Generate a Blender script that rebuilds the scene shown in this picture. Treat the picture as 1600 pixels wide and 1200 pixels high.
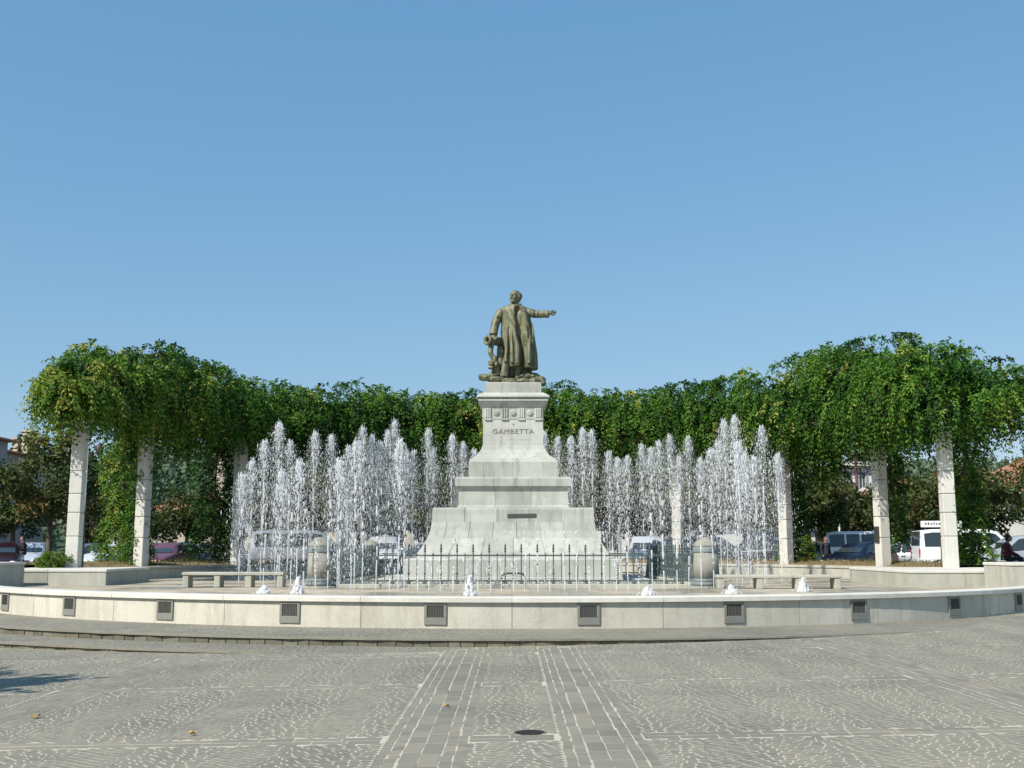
import bpy, bmesh, math, random
import numpy as np
from mathutils import Vector, Matrix
for o in list(bpy.data.objects): bpy.data.objects.remove(o)
sc = bpy.context.scene
COL = sc.collection
rad = math.radians
RNG = np.random.default_rng(7); random.seed(7)

# ------------------------------------------------------------------ camera, sky, sun, exposure
CAMZ = 1.22; F = 1700.0; PITCH = math.atan(257.0 / F)
cam = bpy.data.cameras.new('camera'); camo = bpy.data.objects.new('camera', cam); COL.objects.link(camo)
camo.location = (0, 0, CAMZ); camo.rotation_euler = (rad(90) + PITCH, 0, 0)
cam.sensor_width = 36; cam.lens = 36 * F / 1600; cam.clip_end = 6000; cam.clip_start = .1
sc.camera = camo
sc.render.resolution_x = 1024; sc.render.resolution_y = 768

SUN_EL = rad(43); SUN_AZ = rad(47)              # azimuth measured from "towards the camera" to the left
sdir = Vector((-math.sin(SUN_AZ) * math.cos(SUN_EL), -math.cos(SUN_AZ) * math.cos(SUN_EL), math.sin(SUN_EL)))
w = bpy.data.worlds.new('World'); sc.world = w; w.use_nodes = True
nt = w.node_tree; nt.nodes.clear()
sky = nt.nodes.new('ShaderNodeTexSky'); sky.sky_type = 'NISHITA'; sky.sun_disc = False
sky.sun_elevation = SUN_EL; sky.sun_rotation = math.atan2(sdir.x, sdir.y)
sky.air_density = 1.0; sky.dust_density = 0.3; sky.ozone_density = 3.0; sky.altitude = 0
bgn = nt.nodes.new('ShaderNodeBackground'); bgn.inputs['Strength'].default_value = 0.12
wo = nt.nodes.new('ShaderNodeOutputWorld')
sep = nt.nodes.new('ShaderNodeSeparateColor'); comb = nt.nodes.new('ShaderNodeCombineColor'); nt.links.new(sky.outputs[0], sep.inputs[0])
for ch, (gm, kk) in enumerate(((.73, .98), (.49, 1.71), (.35, 2.62))):      # even tone curve of the whole sky, as the photo's film response
    pw = nt.nodes.new('ShaderNodeMath'); pw.operation = 'POWER'; pw.inputs[1].default_value = gm
    ml = nt.nodes.new('ShaderNodeMath'); ml.operation = 'MULTIPLY'; ml.inputs[1].default_value = kk
    nt.links.new(sep.outputs[ch], pw.inputs[0]); nt.links.new(pw.outputs[0], ml.inputs[0]); nt.links.new(ml.outputs[0], comb.inputs[ch])
nt.links.new(comb.outputs[0], bgn.inputs[0]); nt.links.new(bgn.outputs[0], wo.inputs[0])
sl = bpy.data.lights.new('sun', 'SUN'); sl.energy = 5.0; sl.angle = rad(.53); sl.color = (1, .945, .85)
so = bpy.data.objects.new('sun', sl); COL.objects.link(so); so.location = (-20, -10, 40)
so.rotation_euler = sdir.to_track_quat('Z', 'Y').to_euler()
sc.view_settings.view_transform = 'Standard'; sc.view_settings.look = 'None'
sc.view_settings.exposure = 0.33; sc.view_settings.gamma = 1
sc.render.engine = 'CYCLES'

# ------------------------------------------------------------------ pixel helpers (directions from the photo)
cp, sp = math.cos(PITCH), math.sin(PITCH)
def at(px, py, Y):
    """world x,z of photo pixel (1600x1200) at depth Y"""
    a = (px - 800) / F; b = (600 - py) / F
    t = Y / (cp - b * sp)
    return a * t, CAMZ + t * (sp + b * cp)
def on_ring(px, R, yc, back):
    """point of the circle (0,yc,R) seen in photo column px"""
    a = (px - 800) / F / cp * .985
    A = 1 + a * a; B = -2 * yc; C = yc * yc - R * R
    D = max(B * B - 4 * A * C, 0)
    y = (-B + (1 if back else -1) * math.sqrt(D)) / (2 * A)
    return a * y, y

# ------------------------------------------------------------------ object helpers
def tag(o, label=None, cat=None, group=None, kind=None):
    if label: o['label'] = label
    if cat: o['category'] = cat
    if group: o['group'] = group
    if kind: o['kind'] = kind
    return o
def empty(name, loc=(0, 0, 0), rz=0):
    o = bpy.data.objects.new(name, None); COL.objects.link(o); o.location = loc; o.rotation_euler = (0, 0, rz)
    o.empty_display_size = .1
    return o
def mk_mesh(name, V, Fc, smooth=False, tint=None):
    m = bpy.data.meshes.new(name)
    if isinstance(V, np.ndarray) and isinstance(Fc, np.ndarray):
        nv, nf, k = len(V), len(Fc), Fc.shape[1]
        m.vertices.add(nv); m.vertices.foreach_set('co', V.astype(np.float32).ravel())
        m.loops.add(nf * k); m.loops.foreach_set('vertex_index', Fc.astype(np.int32).ravel())
        m.polygons.add(nf); m.polygons.foreach_set('loop_start', np.arange(0, nf * k, k, dtype=np.int32))
        m.update(calc_edges=True)
    else:
        m.from_pydata([tuple(v) for v in V], [], [tuple(f) for f in Fc]); m.update()
    if tint is not None:
        a = m.attributes.new('tint', 'FLOAT', 'POINT'); a.data.foreach_set('value', np.asarray(tint, dtype=np.float32))
    m.polygons.foreach_set('use_smooth', np.full(len(m.polygons), smooth, dtype=bool))
    return m
def put(name, mesh, mat=None, parent=None, loc=None, rz=0):
    o = bpy.data.objects.new(name, mesh); COL.objects.link(o)
    if mat is not None and len(mesh.materials) == 0: mesh.materials.append(mat)
    if parent is not None: o.parent = parent
    if loc is not None: o.location = loc
    o.rotation_euler = (0, 0, rz)
    return o
class MB:
    def __init__(s): s.v = []; s.f = []
    def add(s, V, Fc):
        n = len(s.v); s.v += [tuple(p) for p in V]; s.f += [tuple(i + n for i in f) for f in Fc]; return s
    def box(s, x0, x1, y0, y1, z0, z1, c=0.0):
        if c <= 0:
            V = [(x0,y0,z0),(x1,y0,z0),(x1,y1,z0),(x0,y1,z0),(x0,y0,z1),(x1,y0,z1),(x1,y1,z1),(x0,y1,z1)]
            return s.add(V, [(0,3,2,1),(4,5,6,7),(0,1,5,4),(1,2,6,5),(2,3,7,6),(3,0,4,7)])
        bm = bmesh.new(); bmesh.ops.create_cube(bm, size=1)
        for v in bm.verts:
            v.co = Vector(((x0+x1)/2 + v.co.x*(x1-x0), (y0+y1)/2 + v.co.y*(y1-y0), (z0+z1)/2 + v.co.z*(z1-z0)))
        bmesh.ops.bevel(bm, geom=bm.edges[:], offset=c, segments=1, affect='EDGES')
        bm.verts.ensure_lookup_table(); bm.verts.index_update()
        s.add([v.co[:] for v in bm.verts], [[v.index for v in f.verts] for f in bm.faces]); bm.free(); return s
    def tube(s, pts, rads, n=8, cap=True):
        pts = [Vector(p) for p in pts]; rings = []; up = Vector((0, 0, 1))
        prev = None
        for i, p in enumerate(pts):
            d = (pts[min(i+1, len(pts)-1)] - pts[max(i-1, 0)]).normalized()
            if prev is None:
                a = d.cross(up if abs(d.z) < .9 else Vector((1, 0, 0))).normalized()
            else:
                a = (prev - d * prev.dot(d)).normalized()
            prev = a; b = d.cross(a); r = rads[i] if hasattr(rads, '__len__') else rads
            ra, rb = (r if hasattr(r, '__len__') else (r, r))
            rings.append([p + a * (ra * math.cos(2*math.pi*k/n)) + b * (rb * math.sin(2*math.pi*k/n)) for k in range(n)])
        V = [q for r in rings for q in r]; Fc = []
        for i in range(len(rings)-1):
            for k in range(n): Fc.append((i*n+k, i*n+(k+1)%n, (i+1)*n+(k+1)%n, (i+1)*n+k))
        if cap: Fc.append(tuple(range(n))[::-1]); Fc.append(tuple((len(rings)-1)*n+k for k in range(n)))
        return s.add(V, Fc)
    def lathe(s, prof, n=20, c=(0, 0, 0), cap=True):
        V = []; Fc = []
        for r, z in prof:
            for k in range(n): V.append((c[0]+r*math.cos(2*math.pi*k/n), c[1]+r*math.sin(2*math.pi*k/n), c[2]+z))
        for i in range(len(prof)-1):
            for k in range(n): Fc.append((i*n+k, i*n+(k+1)%n, (i+1)*n+(k+1)%n, (i+1)*n+k))
        if cap: Fc.append(tuple(range(n))[::-1]); Fc.append(tuple((len(prof)-1)*n+k for k in range(n)))
        return s.add(V, Fc)
    def ell(s, c, r, nu=12, nv=8, M=None, jit=0, rnd=None):
        V = [(0,0,-1)]; Fc = []
        for i in range(1, nv):
            t = math.pi * i / nv
            for k in range(nu): V.append((math.sin(t)*math.cos(2*math.pi*k/nu), math.sin(t)*math.sin(2*math.pi*k/nu), -math.cos(t)))
        V.append((0,0,1)); L = len(V) - 1
        for k in range(nu): Fc.append((0, 1+(k+1)%nu, 1+k)); Fc.append((L, L-nu+k, L-nu+(k+1)%nu))
        for i in range(nv-2):
            for k in range(nu): a = 1+i*nu; Fc.append((a+k, a+(k+1)%nu, a+nu+(k+1)%nu, a+nu+k))
        out = []
        for v in V:
            q = Vector((v[0]*r[0], v[1]*r[1], v[2]*r[2]))
            if jit: q *= 1 + (rnd or random).uniform(-jit, jit)
            if M is not None: q = M @ q
            out.append(q + Vector(c))
        return s.add(out, Fc)
    def mesh(s, name, smooth=False): return mk_mesh(name, s.v, s.f, smooth)
    def put(s, name, mat, parent=None, smooth=False, loc=None, rz=0):
        return put(name, s.mesh(name, smooth), mat, parent, loc, rz)
def remesh(mb, voxel, smooth_it=2):
    me = mb.mesh('tmp'); o = bpy.data.objects.new('tmp', me); COL.objects.link(o)
    m = o.modifiers.new('r', 'REMESH'); m.mode = 'VOXEL'; m.voxel_size = voxel
    if smooth_it:
        k = o.modifiers.new('s', 'SMOOTH'); k.iterations = smooth_it; k.factor = .5
    dg = bpy.context.evaluated_depsgraph_get()
    r = bpy.data.meshes.new_from_object(o.evaluated_get(dg))
    bpy.data.objects.remove(o); bpy.data.meshes.remove(me)
    r.polygons.foreach_set('use_smooth', np.ones(len(r.polygons), dtype=bool))
    return r
def ordinal(n):
    return f"{n}{'th' if 10 <= n % 100 <= 20 else {1:'st',2:'nd',3:'rd'}.get(n % 10, 'th')}"

# ------------------------------------------------------------------ materials
def mat_base(name, rough=.8, spec=.3):
    m = bpy.data.materials.new(name); m.use_nodes = True; n = m.node_tree
    b = n.nodes['Principled BSDF']; b.inputs['Roughness'].default_value = rough
    b.inputs['Specular IOR Level'].default_value = spec
    return m, n, b
def ramp(n, src, stops):
    r = n.nodes.new('ShaderNodeValToRGB'); e = r.color_ramp.elements
    while len(e) < len(stops): e.new(.5)
    for i, (p, c) in enumerate(stops): e[i].position = p; e[i].color = (*c, 1)
    n.links.new(src, r.inputs[0]); return r.outputs[0]
def noise(n, scale, detail=6, rough=.6, vec=None, obj=True):
    t = n.nodes.new('ShaderNodeTexNoise'); t.inputs['Scale'].default_value = scale; t.inputs['Detail'].default_value = detail
    t.inputs['Roughness'].default_value = rough
    if vec is None:
        g = n.nodes.new('ShaderNodeNewGeometry'); vec = g.outputs['Position']
    n.links.new(vec, t.inputs['Vector']); return t.outputs['Fac']
def mapping(n, scale):
    g = n.nodes.new('ShaderNodeNewGeometry'); mp = n.nodes.new('ShaderNodeMapping'); mp.inputs['Scale'].default_value = scale
    n.links.new(g.outputs['Position'], mp.inputs[0]); return mp.outputs[0]
def mixc(n, fac, a, b, mode='MIX'):
    x = n.nodes.new('ShaderNodeMix'); x.data_type = 'RGBA'; x.blend_type = mode
    for s, v in ((x.inputs['Factor'], fac), (x.inputs['A'], a), (x.inputs['B'], b)):
        if isinstance(v, (int, float)): s.default_value = v
        elif isinstance(v, tuple): s.default_value = (*v, 1)
        else: n.links.new(v, s)
    return x.outputs['Result']
def bump(n, b, h, strength=.3, dist=.01):
    u = n.nodes.new('ShaderNodeBump'); u.inputs['Strength'].default_value = strength; u.inputs['Distance'].default_value = dist
    n.links.new(h, u.inputs['Height']); n.links.new(u.outputs[0], b.inputs['Normal'])
def objrand(n):
    return n.nodes.new('ShaderNodeObjectInfo').outputs['Random']
def stone(name, c1, c2, stain, scale=1.5, streak=True, rough=.85, var=.12, st=.55):
    m, n, b = mat_base(name, rough, .25)
    f1 = noise(n, scale, 8, .65); col = ramp(n, f1, [(.3, c1), (.7, c2)])
    f2 = noise(n, 1.0, 6, .7, mapping(n, (5, 5, .7)) if streak else None)
    fs = ramp(n, f2, [(.5, (0, 0, 0)), (.72, (1, 1, 1))])
    mm = n.nodes.new('ShaderNodeMath'); mm.operation = 'MULTIPLY'; mm.inputs[1].default_value = st; n.links.new(fs, mm.inputs[0])
    col = mixc(n, mm.outputs[0], col, stain)
    f4 = noise(n, .9, 9, .75); b4 = ramp(n, f4, [(.48, (0, 0, 0)), (.6, (1, 1, 1))]); m4 = n.nodes.new('ShaderNodeMath'); m4.operation = 'MULTIPLY'; m4.inputs[1].default_value = st*.55; n.links.new(b4, m4.inputs[0]); col = mixc(n, m4.outputs[0], col, tuple(x*.72 for x in c1))
    f3 = noise(n, 60, 4, .7); col = mixc(n, .35, col, ramp(n, f3, [(.3, tuple(x*.6 for x in c1)), (.7, tuple(min(x*1.25, 1) for x in c2))]))
    r = objrand(n); col = mixc(n, 1.0, col, ramp(n, r, [(0, (1-var, 1-var, 1-var)), (1, (1, 1, 1))]), 'MULTIPLY')
    n.links.new(col, b.inputs['Base Color']); bump(n, b, f3, .35, .006); return m
def plain(name, c, rough=.5, metal=0, spec=.5, var=.06, scale=6):
    m, n, b = mat_base(name, rough, spec); b.inputs['Metallic'].default_value = metal
    f = noise(n, scale, 5); n.links.new(ramp(n, f, [(.3, tuple(x*(1-var) for x in c)), (.7, tuple(min(1, x*(1+var)) for x in c))]), b.inputs['Base Color']); return m
def leafmat(name, stops, trans=.35, rough=.55):
    m, n, b = mat_base(name, rough, .25)
    a = n.nodes.new('ShaderNodeAttribute'); a.attribute_name = 'tint'
    col = ramp(n, a.outputs['Fac'], stops); n.links.new(col, b.inputs['Base Color'])
    t = n.nodes.new('ShaderNodeBsdfTranslucent'); tc = mixc(n, 1.0, col, (1.0, 1.25, .45), 'MULTIPLY'); n.links.new(tc, t.inputs['Color'])
    x = n.nodes.new('ShaderNodeMixShader'); x.inputs[0].default_value = trans
    n.links.new(b.outputs[0], x.inputs[1]); n.links.new(t.outputs[0], x.inputs[2])
    n.links.new(x.outputs[0], n.nodes['Material Output'].inputs['Surface']); return m
M = {}
M['wall'] = stone('pale_limestone', (.50, .475, .39), (.63, .605, .52), (.30, .27, .19), 1.2, st=.95)
M['coping'] = stone('coping_limestone', (.60, .58, .51), (.72, .70, .63), (.42, .41, .36), 1.6)
M['planter'] = stone('planter_stone', (.38, .38, .32), (.50, .49, .42), (.2, .21, .17), 1.6, st=.8)
M['pedestal'] = stone('pedestal_limestone', (.40, .41, .365), (.57, .575, .52), (.19, .20, .17), 1.1, var=.24, st=1.0)
M['column'] = stone('column_stone', (.56, .55, .50), (.68, .67, .61), (.40, .38, .33), 1.4)
M['riser'] = stone('riser_sett_stone', (.13, .13, .10), (.24, .23, .17), (.22, .12, .06), 9, False, var=.4)
M['tread'] = stone('tread_stone', (.17, .16, .13), (.27, .25, .20), (.12, .11, .09), 26, False)
M['bollard'] = stone('bollard_stone', (.25, .25, .21), (.35, .34, .29), (.15, .15, .13), 3, st=.8)
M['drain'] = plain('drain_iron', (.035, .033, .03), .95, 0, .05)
M['niche'] = plain('niche_metal', (.24, .24, .21), .55, .3)
M['grille'] = plain('grille_mesh', (.12, .12, .10), .7)
M['niche_dark'] = plain('niche_glass', (.06, .062, .052), .5)
M['iron'] = plain('verdigris_iron', (.07, .10, .10), .55, .2, var=.35)
M['band'] = plain('blue_green_band', (.165, .195, .195), .7, var=.2)
M['letter'] = plain('engraved_letter', (.21, .21, .18), .9)
M['soil'] = stone('planter_soil', (.16, .11, .06), (.28, .20, .11), (.12, .13, .04), 3, False)
M['wood'] = plain('vine_wood', (.10, .075, .05), .9, var=.4, scale=20)
M['beam'] = plain('weathered_beam', (.14, .12, .10), .85, var=.3)
M['glass'] = plain('car_glass', (.03, .04, .045), .06, 0, .8)
M['tyre'] = plain('tyre_rubber', (.02, .02, .02), .85)
M['rim'] = plain('alloy_rim', (.45, .45, .46), .35, .7)
M['trim'] = plain('dark_trim', (.03, .03, .032), .6)
M['lamp'] = plain('headlamp', (.75, .76, .76), .1)
M['tail'] = plain('tail_lamp', (.45, .02, .015), .2)
M['plate'] = plain('white_plate', (.75, .75, .72), .5)
M['red_paint'] = plain('dark_red_paint', (.09, .012, .02), .6)

# bronze with brown-green patina; its dark streaks also paint in shade contrast
m, n, b = mat_base('bronze_patina', .6, .4)
f = noise(n, 2.6, 8, .7, mapping(n, (2.6, 2.6, .7))); g = noise(n, 30, 4)
c = ramp(n, f, [(.36, (.014, .02, .012)), (.45, (.075, .09, .055)), (.55, (.20, .18, .10)), (.66, (.12, .16, .11))])
c = mixc(n, .3, c, ramp(n, g, [(.35, (.07, .07, .045)), (.7, (.26, .25, .16))])); n.links.new(c, b.inputs['Base Color'])
b.inputs['Metallic'].default_value = .15; bump(n, b, g, .4, .01); M['bronze'] = m

# water
def water(name, alpha, col, rough):
    m, n, b = mat_base(name, rough, .6)
    b.inputs['Base Color'].default_value = (*col, 1); b.inputs['IOR'].default_value = 1.33
    t = n.nodes.new('ShaderNodeBsdfTranslucent'); t.inputs[0].default_value = (*col, 1)
    x = n.nodes.new('ShaderNodeMixShader'); x.inputs[0].default_value = .4
    n.links.new(b.outputs[0], x.inputs[1]); n.links.new(t.outputs[0], x.inputs[2])
    tr = n.nodes.new('ShaderNodeBsdfTransparent'); y = n.nodes.new('ShaderNodeMixShader'); y.inputs[0].default_value = alpha
    n.links.new(tr.outputs[0], y.inputs[1]); n.links.new(x.outputs[0], y.inputs[2])
    n.links.new(y.outputs[0], n.nodes['Material Output'].inputs['Surface']); return m
M['stream'] = water('water_stream', .6, (.90, .93, .95), .12)
M['spray'] = water('water_spray', .62, (.93, .95, .97), .15)
M['foam'] = water('water_foam', .6, (.95, .96, .97), .15)

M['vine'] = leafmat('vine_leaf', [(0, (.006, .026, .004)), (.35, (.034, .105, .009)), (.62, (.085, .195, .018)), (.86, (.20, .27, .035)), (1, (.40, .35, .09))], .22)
M['chestnut'] = leafmat('chestnut_leaf', [(0, (.028, .05, .015)), (.5, (.075, .10, .028)), (.8, (.125, .11, .035)), (1, (.20, .11, .04))], .25)
M['shrub'] = leafmat('shrub_leaf', [(0, (.05, .11, .015)), (.6, (.11, .19, .025)), (1, (.22, .25, .05))], .35)
M['hill_leaf_hazed'] = leafmat('hill_wood_leaf_hazed', [(0, (.06, .10, .06)), (.6, (.10, .15, .09)), (1, (.15, .18, .11))], .1, .9)  # paler, bluish leaf colours stand in for haze over the hill
M['grass'] = leafmat('dry_grass', [(0, (.10, .12, .03)), (.6, (.22, .18, .07)), (1, (.32, .24, .12))], .3)
m, n, b = mat_base('asphalt', .9, .2)
f = noise(n, 3, 8); g = noise(n, 80, 3)
n.links.new(mixc(n, .3, ramp(n, f, [(.3, (.06, .06, .058)), (.7, (.10, .10, .095))]), ramp(n, g, [(.3, (.04, .04, .04)), (.7, (.16, .16, .15))])), b.inputs['Base Color']); M['asphalt'] = m
m, n, b = mat_base('joint_mortar', .95, .15)
f = noise(n, 1.2, 8); g = noise(n, 90, 3)
n.links.new(mixc(n, .4, ramp(n, f, [(.3, (.40, .365, .28)), (.7, (.56, .52, .41))]), ramp(n, g, [(.3, (.26, .24, .18)), (.7, (.56, .52, .42))])), b.inputs['Base Color']); M['mortar'] = m
def settmat(name, src):
    m, n, b = mat_base(name, .72, .3)
    if src == 'obj': s = objrand(n)
    else:
        a = n.nodes.new('ShaderNodeAttribute'); a.attribute_name = 'tint'; s = a.outputs['Fac']
    col = ramp(n, s, [(0, (.165, .16, .128)), (.35, (.205, .196, .156)), (.75, (.235, .22, .176)), (1, (.28, .235, .185))])
    big = noise(n, .45, 9, .7); col = mixc(n, 1.0, col, ramp(n, big, [(.32, (.62, .63, .62)), (.5, (1, .99, .97)), (.7, (1.2, 1.17, 1.10))]), 'MULTIPLY')
    g = noise(n, 120, 4, .7); col = mixc(n, .35, col, ramp(n, g, [(.3, (.12, .115, .093)), (.7, (.34, .325, .27))]))
    n.links.new(col, b.inputs['Base Color']); bump(n, b, g, .5, .004); return m
M['sett_obj'] = settmat('sett_stone_single', 'obj'); M['sett_tint'] = settmat('sett_stone_field', 'attr')
m, n, b = mat_base('floor_slabs', .6, .35)
t = n.nodes.new('ShaderNodeTexBrick'); t.inputs['Scale'].default_value = 1; t.inputs['Mortar Size'].default_value = .012
t.inputs['Brick Width'].default_value = .8; t.inputs['Row Height'].default_value = .6
t.inputs['Color1'].default_value = (.50, .42, .31, 1); t.inputs['Color2'].default_value = (.40, .36, .28, 1); t.inputs['Mortar'].default_value = (.24, .22, .18, 1)
g = n.nodes.new('ShaderNodeNewGeometry'); n.links.new(g.outputs['Position'], t.inputs['Vector'])
f = noise(n, .6, 6); wet = ramp(n, f, [(.42, (1, 1, 1)), (.6, (.62, .63, .62))])
n.links.new(mixc(n, 1.0, t.outputs['Color'], wet, 'MULTIPLY'), b.inputs['Base Color'])
n.links.new(ramp(n, f, [(.42, (.8, .8, .8)), (.6, (.25, .25, .25))]), b.inputs['Roughness']); M['floor'] = m

# ------------------------------------------------------------------ the setting
YC = 30.8; RW = 13.7
FLOOR = .30
def gz(x, y):
    s = max(-12, min(12, x)); a = -.15 + .0164 * s
    t = max(0, min(1, (y - 26) / 16)); t = t * t * (3 - 2 * t)
    return a * (1 - t) + .08 * t
# ground sheet to the horizon
xs = np.unique(np.concatenate([np.linspace(-60, 60, 61), [-2500, -1200, -500, -200, -100, 100, 200, 500, 1200, 2500]]))
ys = np.unique(np.concatenate([np.linspace(-30, 90, 61), [-400, -120, 140, 250, 500, 1200, 3000]]))
V = [(x, y, gz(x, y)) for y in ys for x in xs]; nx = len(xs)
Fc = [(j*nx+i, j*nx+i+1, (j+1)*nx+i+1, (j+1)*nx+i) for j in range(len(ys)-1) for i in range(nx-1)]
tag(put('ground', mk_mesh('ground', V, Fc, True), M['asphalt']), kind='structure')

# plaza paving: mortar bed with real setts
R1, R2 = 15.15, 15.95
bed = MB(); N = 48
bx = np.linspace(-26, 26, 53); by = np.linspace(-6, 30, 37)
V = [(x, y, gz(x, y) + .006) for y in by for x in bx]; nx = len(bx)
Fc = []
for j in range(len(by)-1):
    for i in range(nx-1):
        x, y = (bx[i]+bx[i+1])/2, (by[j]+by[j+1])/2
        if math.hypot(x, y - YC) > 13.0: Fc.append((j*nx+i, j*nx+i+1, (j+1)*nx+i+1, (j+1)*nx+i))
bedo = tag(put('plaza_paving', mk_mesh('plaza_paving', V, Fc), M['mortar']), kind='structure')

S = []   # x, y, halfx, halfy, rot
BX = [-12.0, -8.15, -4.35, -.63, .63, 4.35, 8.15, 12.0]; HB = .29
BY = [1.8, 5.0, 8.2, 11.4, 14.6, 17.8, 21.0, 24.2]; HBY = .13
rr = np.random.default_rng(3)
def inb(x): return min(abs(x - q) for q in BX)
# long bands: two wide slab rows with narrow rows beside them
for q in BX:
    for off, hw, L in ((-.245, .038, .13), (-.165, .042, .15), (-.055, .066, .30), (.085, .072, .34), (.2, .043, .16), (.28, .036, .12)):
        y = 4.0 + rr.uniform(0, .3)
        while y < 26:
            l = L * rr.uniform(.75, 1.3); S.append((q + off + rr.normal(0, .004), y + l/2, hw - .003, l/2 - .004, rr.normal(0, .012))); y += l
for q in BY:
    for off, hw, L in ((-.065, .062, .26), (.065, .062, .3)):
        for i in range(len(BX)-1):
            x, xe = BX[i] + HB + .03, BX[i+1] - HB - .03; nn = max(1, round((xe - x)/L)); cuts = np.linspace(x, xe, nn + 1); cuts[1:-1] += rr.uniform(-.05, .05, nn - 1)
            for x0_, x1_ in zip(cuts, cuts[1:]): S.append(((x0_+x1_)/2, q + off + rr.normal(0, .003), (x1_-x0_)/2 - .004, hw - .004, rr.normal(0, .008)))
NB_START = len(S)
# border row of setts laid along the foot of the steps
for Rb, a0_, a1_ in ((R1 + .02, -3.3, 25), (R2 + .02, -60, -3.2)):
    a_ = rad(a0_)
    while a_ < rad(a1_):
        l = rr.uniform(.07, .11); am_ = a_ + l/2/Rb; S.append(((Rb+.075)*math.sin(am_), YC - (Rb+.075)*math.cos(am_), l/2 - .0045, .066, am_ + rr.normal(0, .02))); a_ += l/Rb
NBORD = len(S)
# cells filled with segmental arcs
xb = [(BX[i] + HB, BX[i+1] - HB) for i in range(len(BX)-1)]; yb = [(BY[i] + HBY, BY[i+1] - HBY) for i in range(len(BY)-1)]
for ci, (x0, x1) in enumerate(xb):
    for cj, (y0, y1) in enumerate(yb):
        nc = max(1, round((x1 - x0) / 1.12)); wcol = (x1 - x0) / nc; sag = .27 * wcol * (1 if (ci + cj) % 2 else -1)
        row = .082
        nrow = int((y1 - y0 + 2*abs(sag)) / row) + 2; wd_ = x1 - x0; ph_ = rr.uniform(0, 1)
        for r in range(nrow):
            yk = y0 - abs(sag) + r * row; u = 0.0; first = True
            while u < wd_ - .01:
                l = rr.uniform(.060, .104) * (rr.uniform(.5, 1) if first else 1); first = False
                if wd_ - u - l < .045: l = wd_ - u
                th = 2*math.pi*((u + l/2)/wcol + ph_); sc_ = .012*math.sin(1.7*yk + u)
                y = yk + sag*.5*(1 + math.cos(th)) + sc_; sl_ = -sag*math.pi*math.sin(th)/wcol
                a = math.atan(sl_)
                if y0 + .012 < y < y1 - .012:
                    S.append((x0 + u + l/2, y, (l/2/max(math.cos(a), .7)) - .0045, row/2*math.cos(a) - .0030, a + rr.normal(0, .03)))
                u += l
S = np.array(S)
rS = np.hypot(S[:,0], S[:,1]-YC); gS = np.array([gz(x, y) for x, y in S[:, :2]]); tS = -.032*(rS - RW)/(R1 - RW)
keep = ((rS > R1 - .015) | ((S[:,0] > 3) & (rS > RW + .02) & (gS > tS - .006))) & (np.abs(S[:,0]) < (S[:,1] * .53 + 2.2)) & (S[:,1] > 4.6)
t2 = -.150 - .022*(rS - R1)/(R2 - R1)
in2 = (S[:,0] < 0) & (rS < R2 + .03) & (gS + .006 < t2)
isb = np.zeros(len(S), bool); isb[NB_START:NBORD] = True
nearstep = ((S[:,0] >= -.9) & (S[:,0] < 6.5) & (rS < R1 + .17)) | ((S[:,0] < -.9) & (rS < R2 + .17) & (rS > R2 - .04))
S = S[keep & ~in2 & (S[:,2] > .015) & (S[:,3] > .015) & (isb | ~nearstep)]
tints = rr.beta(2.2, 2.2, len(S)); zt = np.clip(rr.normal(.0016, .0003, len(S)), .001, .0026); tlx = np.clip(rr.normal(0, .0002, len(S)), -.0004, .0004)/S[:,2]; tly = np.clip(rr.normal(0, .0002, len(S)), -.0004, .0004)/S[:,3]
gzs = np.array([gz(x, y) for x, y in S[:, :2]]) + .006
view = (np.abs(S[:,0]) < S[:,1] * .47) & (S[:,1] > 7.0)
size = np.where(view, np.abs(S[:,2]*S[:,3]) / (S[:,1]**3), 0)
order = np.argsort(-size); near = order[:300]; far = order[300:]
UV8 = np.array([[-1,-1,0],[1,-1,0],[1,1,0],[-1,1,0],[-1,-1,1],[1,-1,1],[1,1,1],[-1,1,1]], float)
QF = np.array([[4,5,6,7],[0,1,5,4],[1,2,6,5],[2,3,7,6],[3,0,4,7]])
def settV(i):
    x, y, hx, hy, a = S[i]; V = UV8.copy(); top = V[:,2] > .5
    inx, iny = (hx - .002) / hx, (hy - .002) / hy
    V[top,0] *= inx; V[top,1] *= iny; V[:,0] *= hx; V[:,1] *= hy
    z = np.where(top, zt[i] + tlx[i]*V[:,0] + tly[i]*V[:,1], -.01)
    ca, sa = math.cos(a), math.sin(a)
    dx = V[:,0]*ca - V[:,1]*sa
    return np.stack([x + dx, y + V[:,0]*sa + V[:,1]*ca, gzs[i] + z + .0164*dx], 1)
VV = np.concatenate([settV(i) for i in far]); FF = (QF[None] + 8*np.arange(len(far))[:,None,None]).reshape(-1, 4)
tag(put('sett_field', mk_mesh('sett_field', VV, FF, tint=np.repeat(tints[far], 8)), M['sett_tint'], bedo), kind='stuff')
unit = {}
for key, (hx, hy) in {'s': (.045, .042), 'm': (.066, .15), 'l': (.15, .055)}.items():
    Vn = UV8.copy(); top = Vn[:,2] > .5
    Vn[top,0] *= (hx-.002)/hx; Vn[top,1] *= (hy-.002)/hy; Vn[~top,2] = -.9
    unit[key] = mk_mesh('sett', Vn, QF.copy()); unit[key].materials.append(M['sett_obj'])
for i in near:
    x, y, hx, hy, a = S[i]; k = 'm' if hy > 1.6*hx else 'l' if hx > 1.6*hy else 's'
    o = put('sett', unit[k], None, bedo, (x, y, gzs[i])); o.scale = (hx, hy, zt[i]); o.rotation_euler = (Matrix.Rotation(-.0164, 3, 'Y') @ Matrix.Rotation(a, 3, 'Z')).to_euler()

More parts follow.
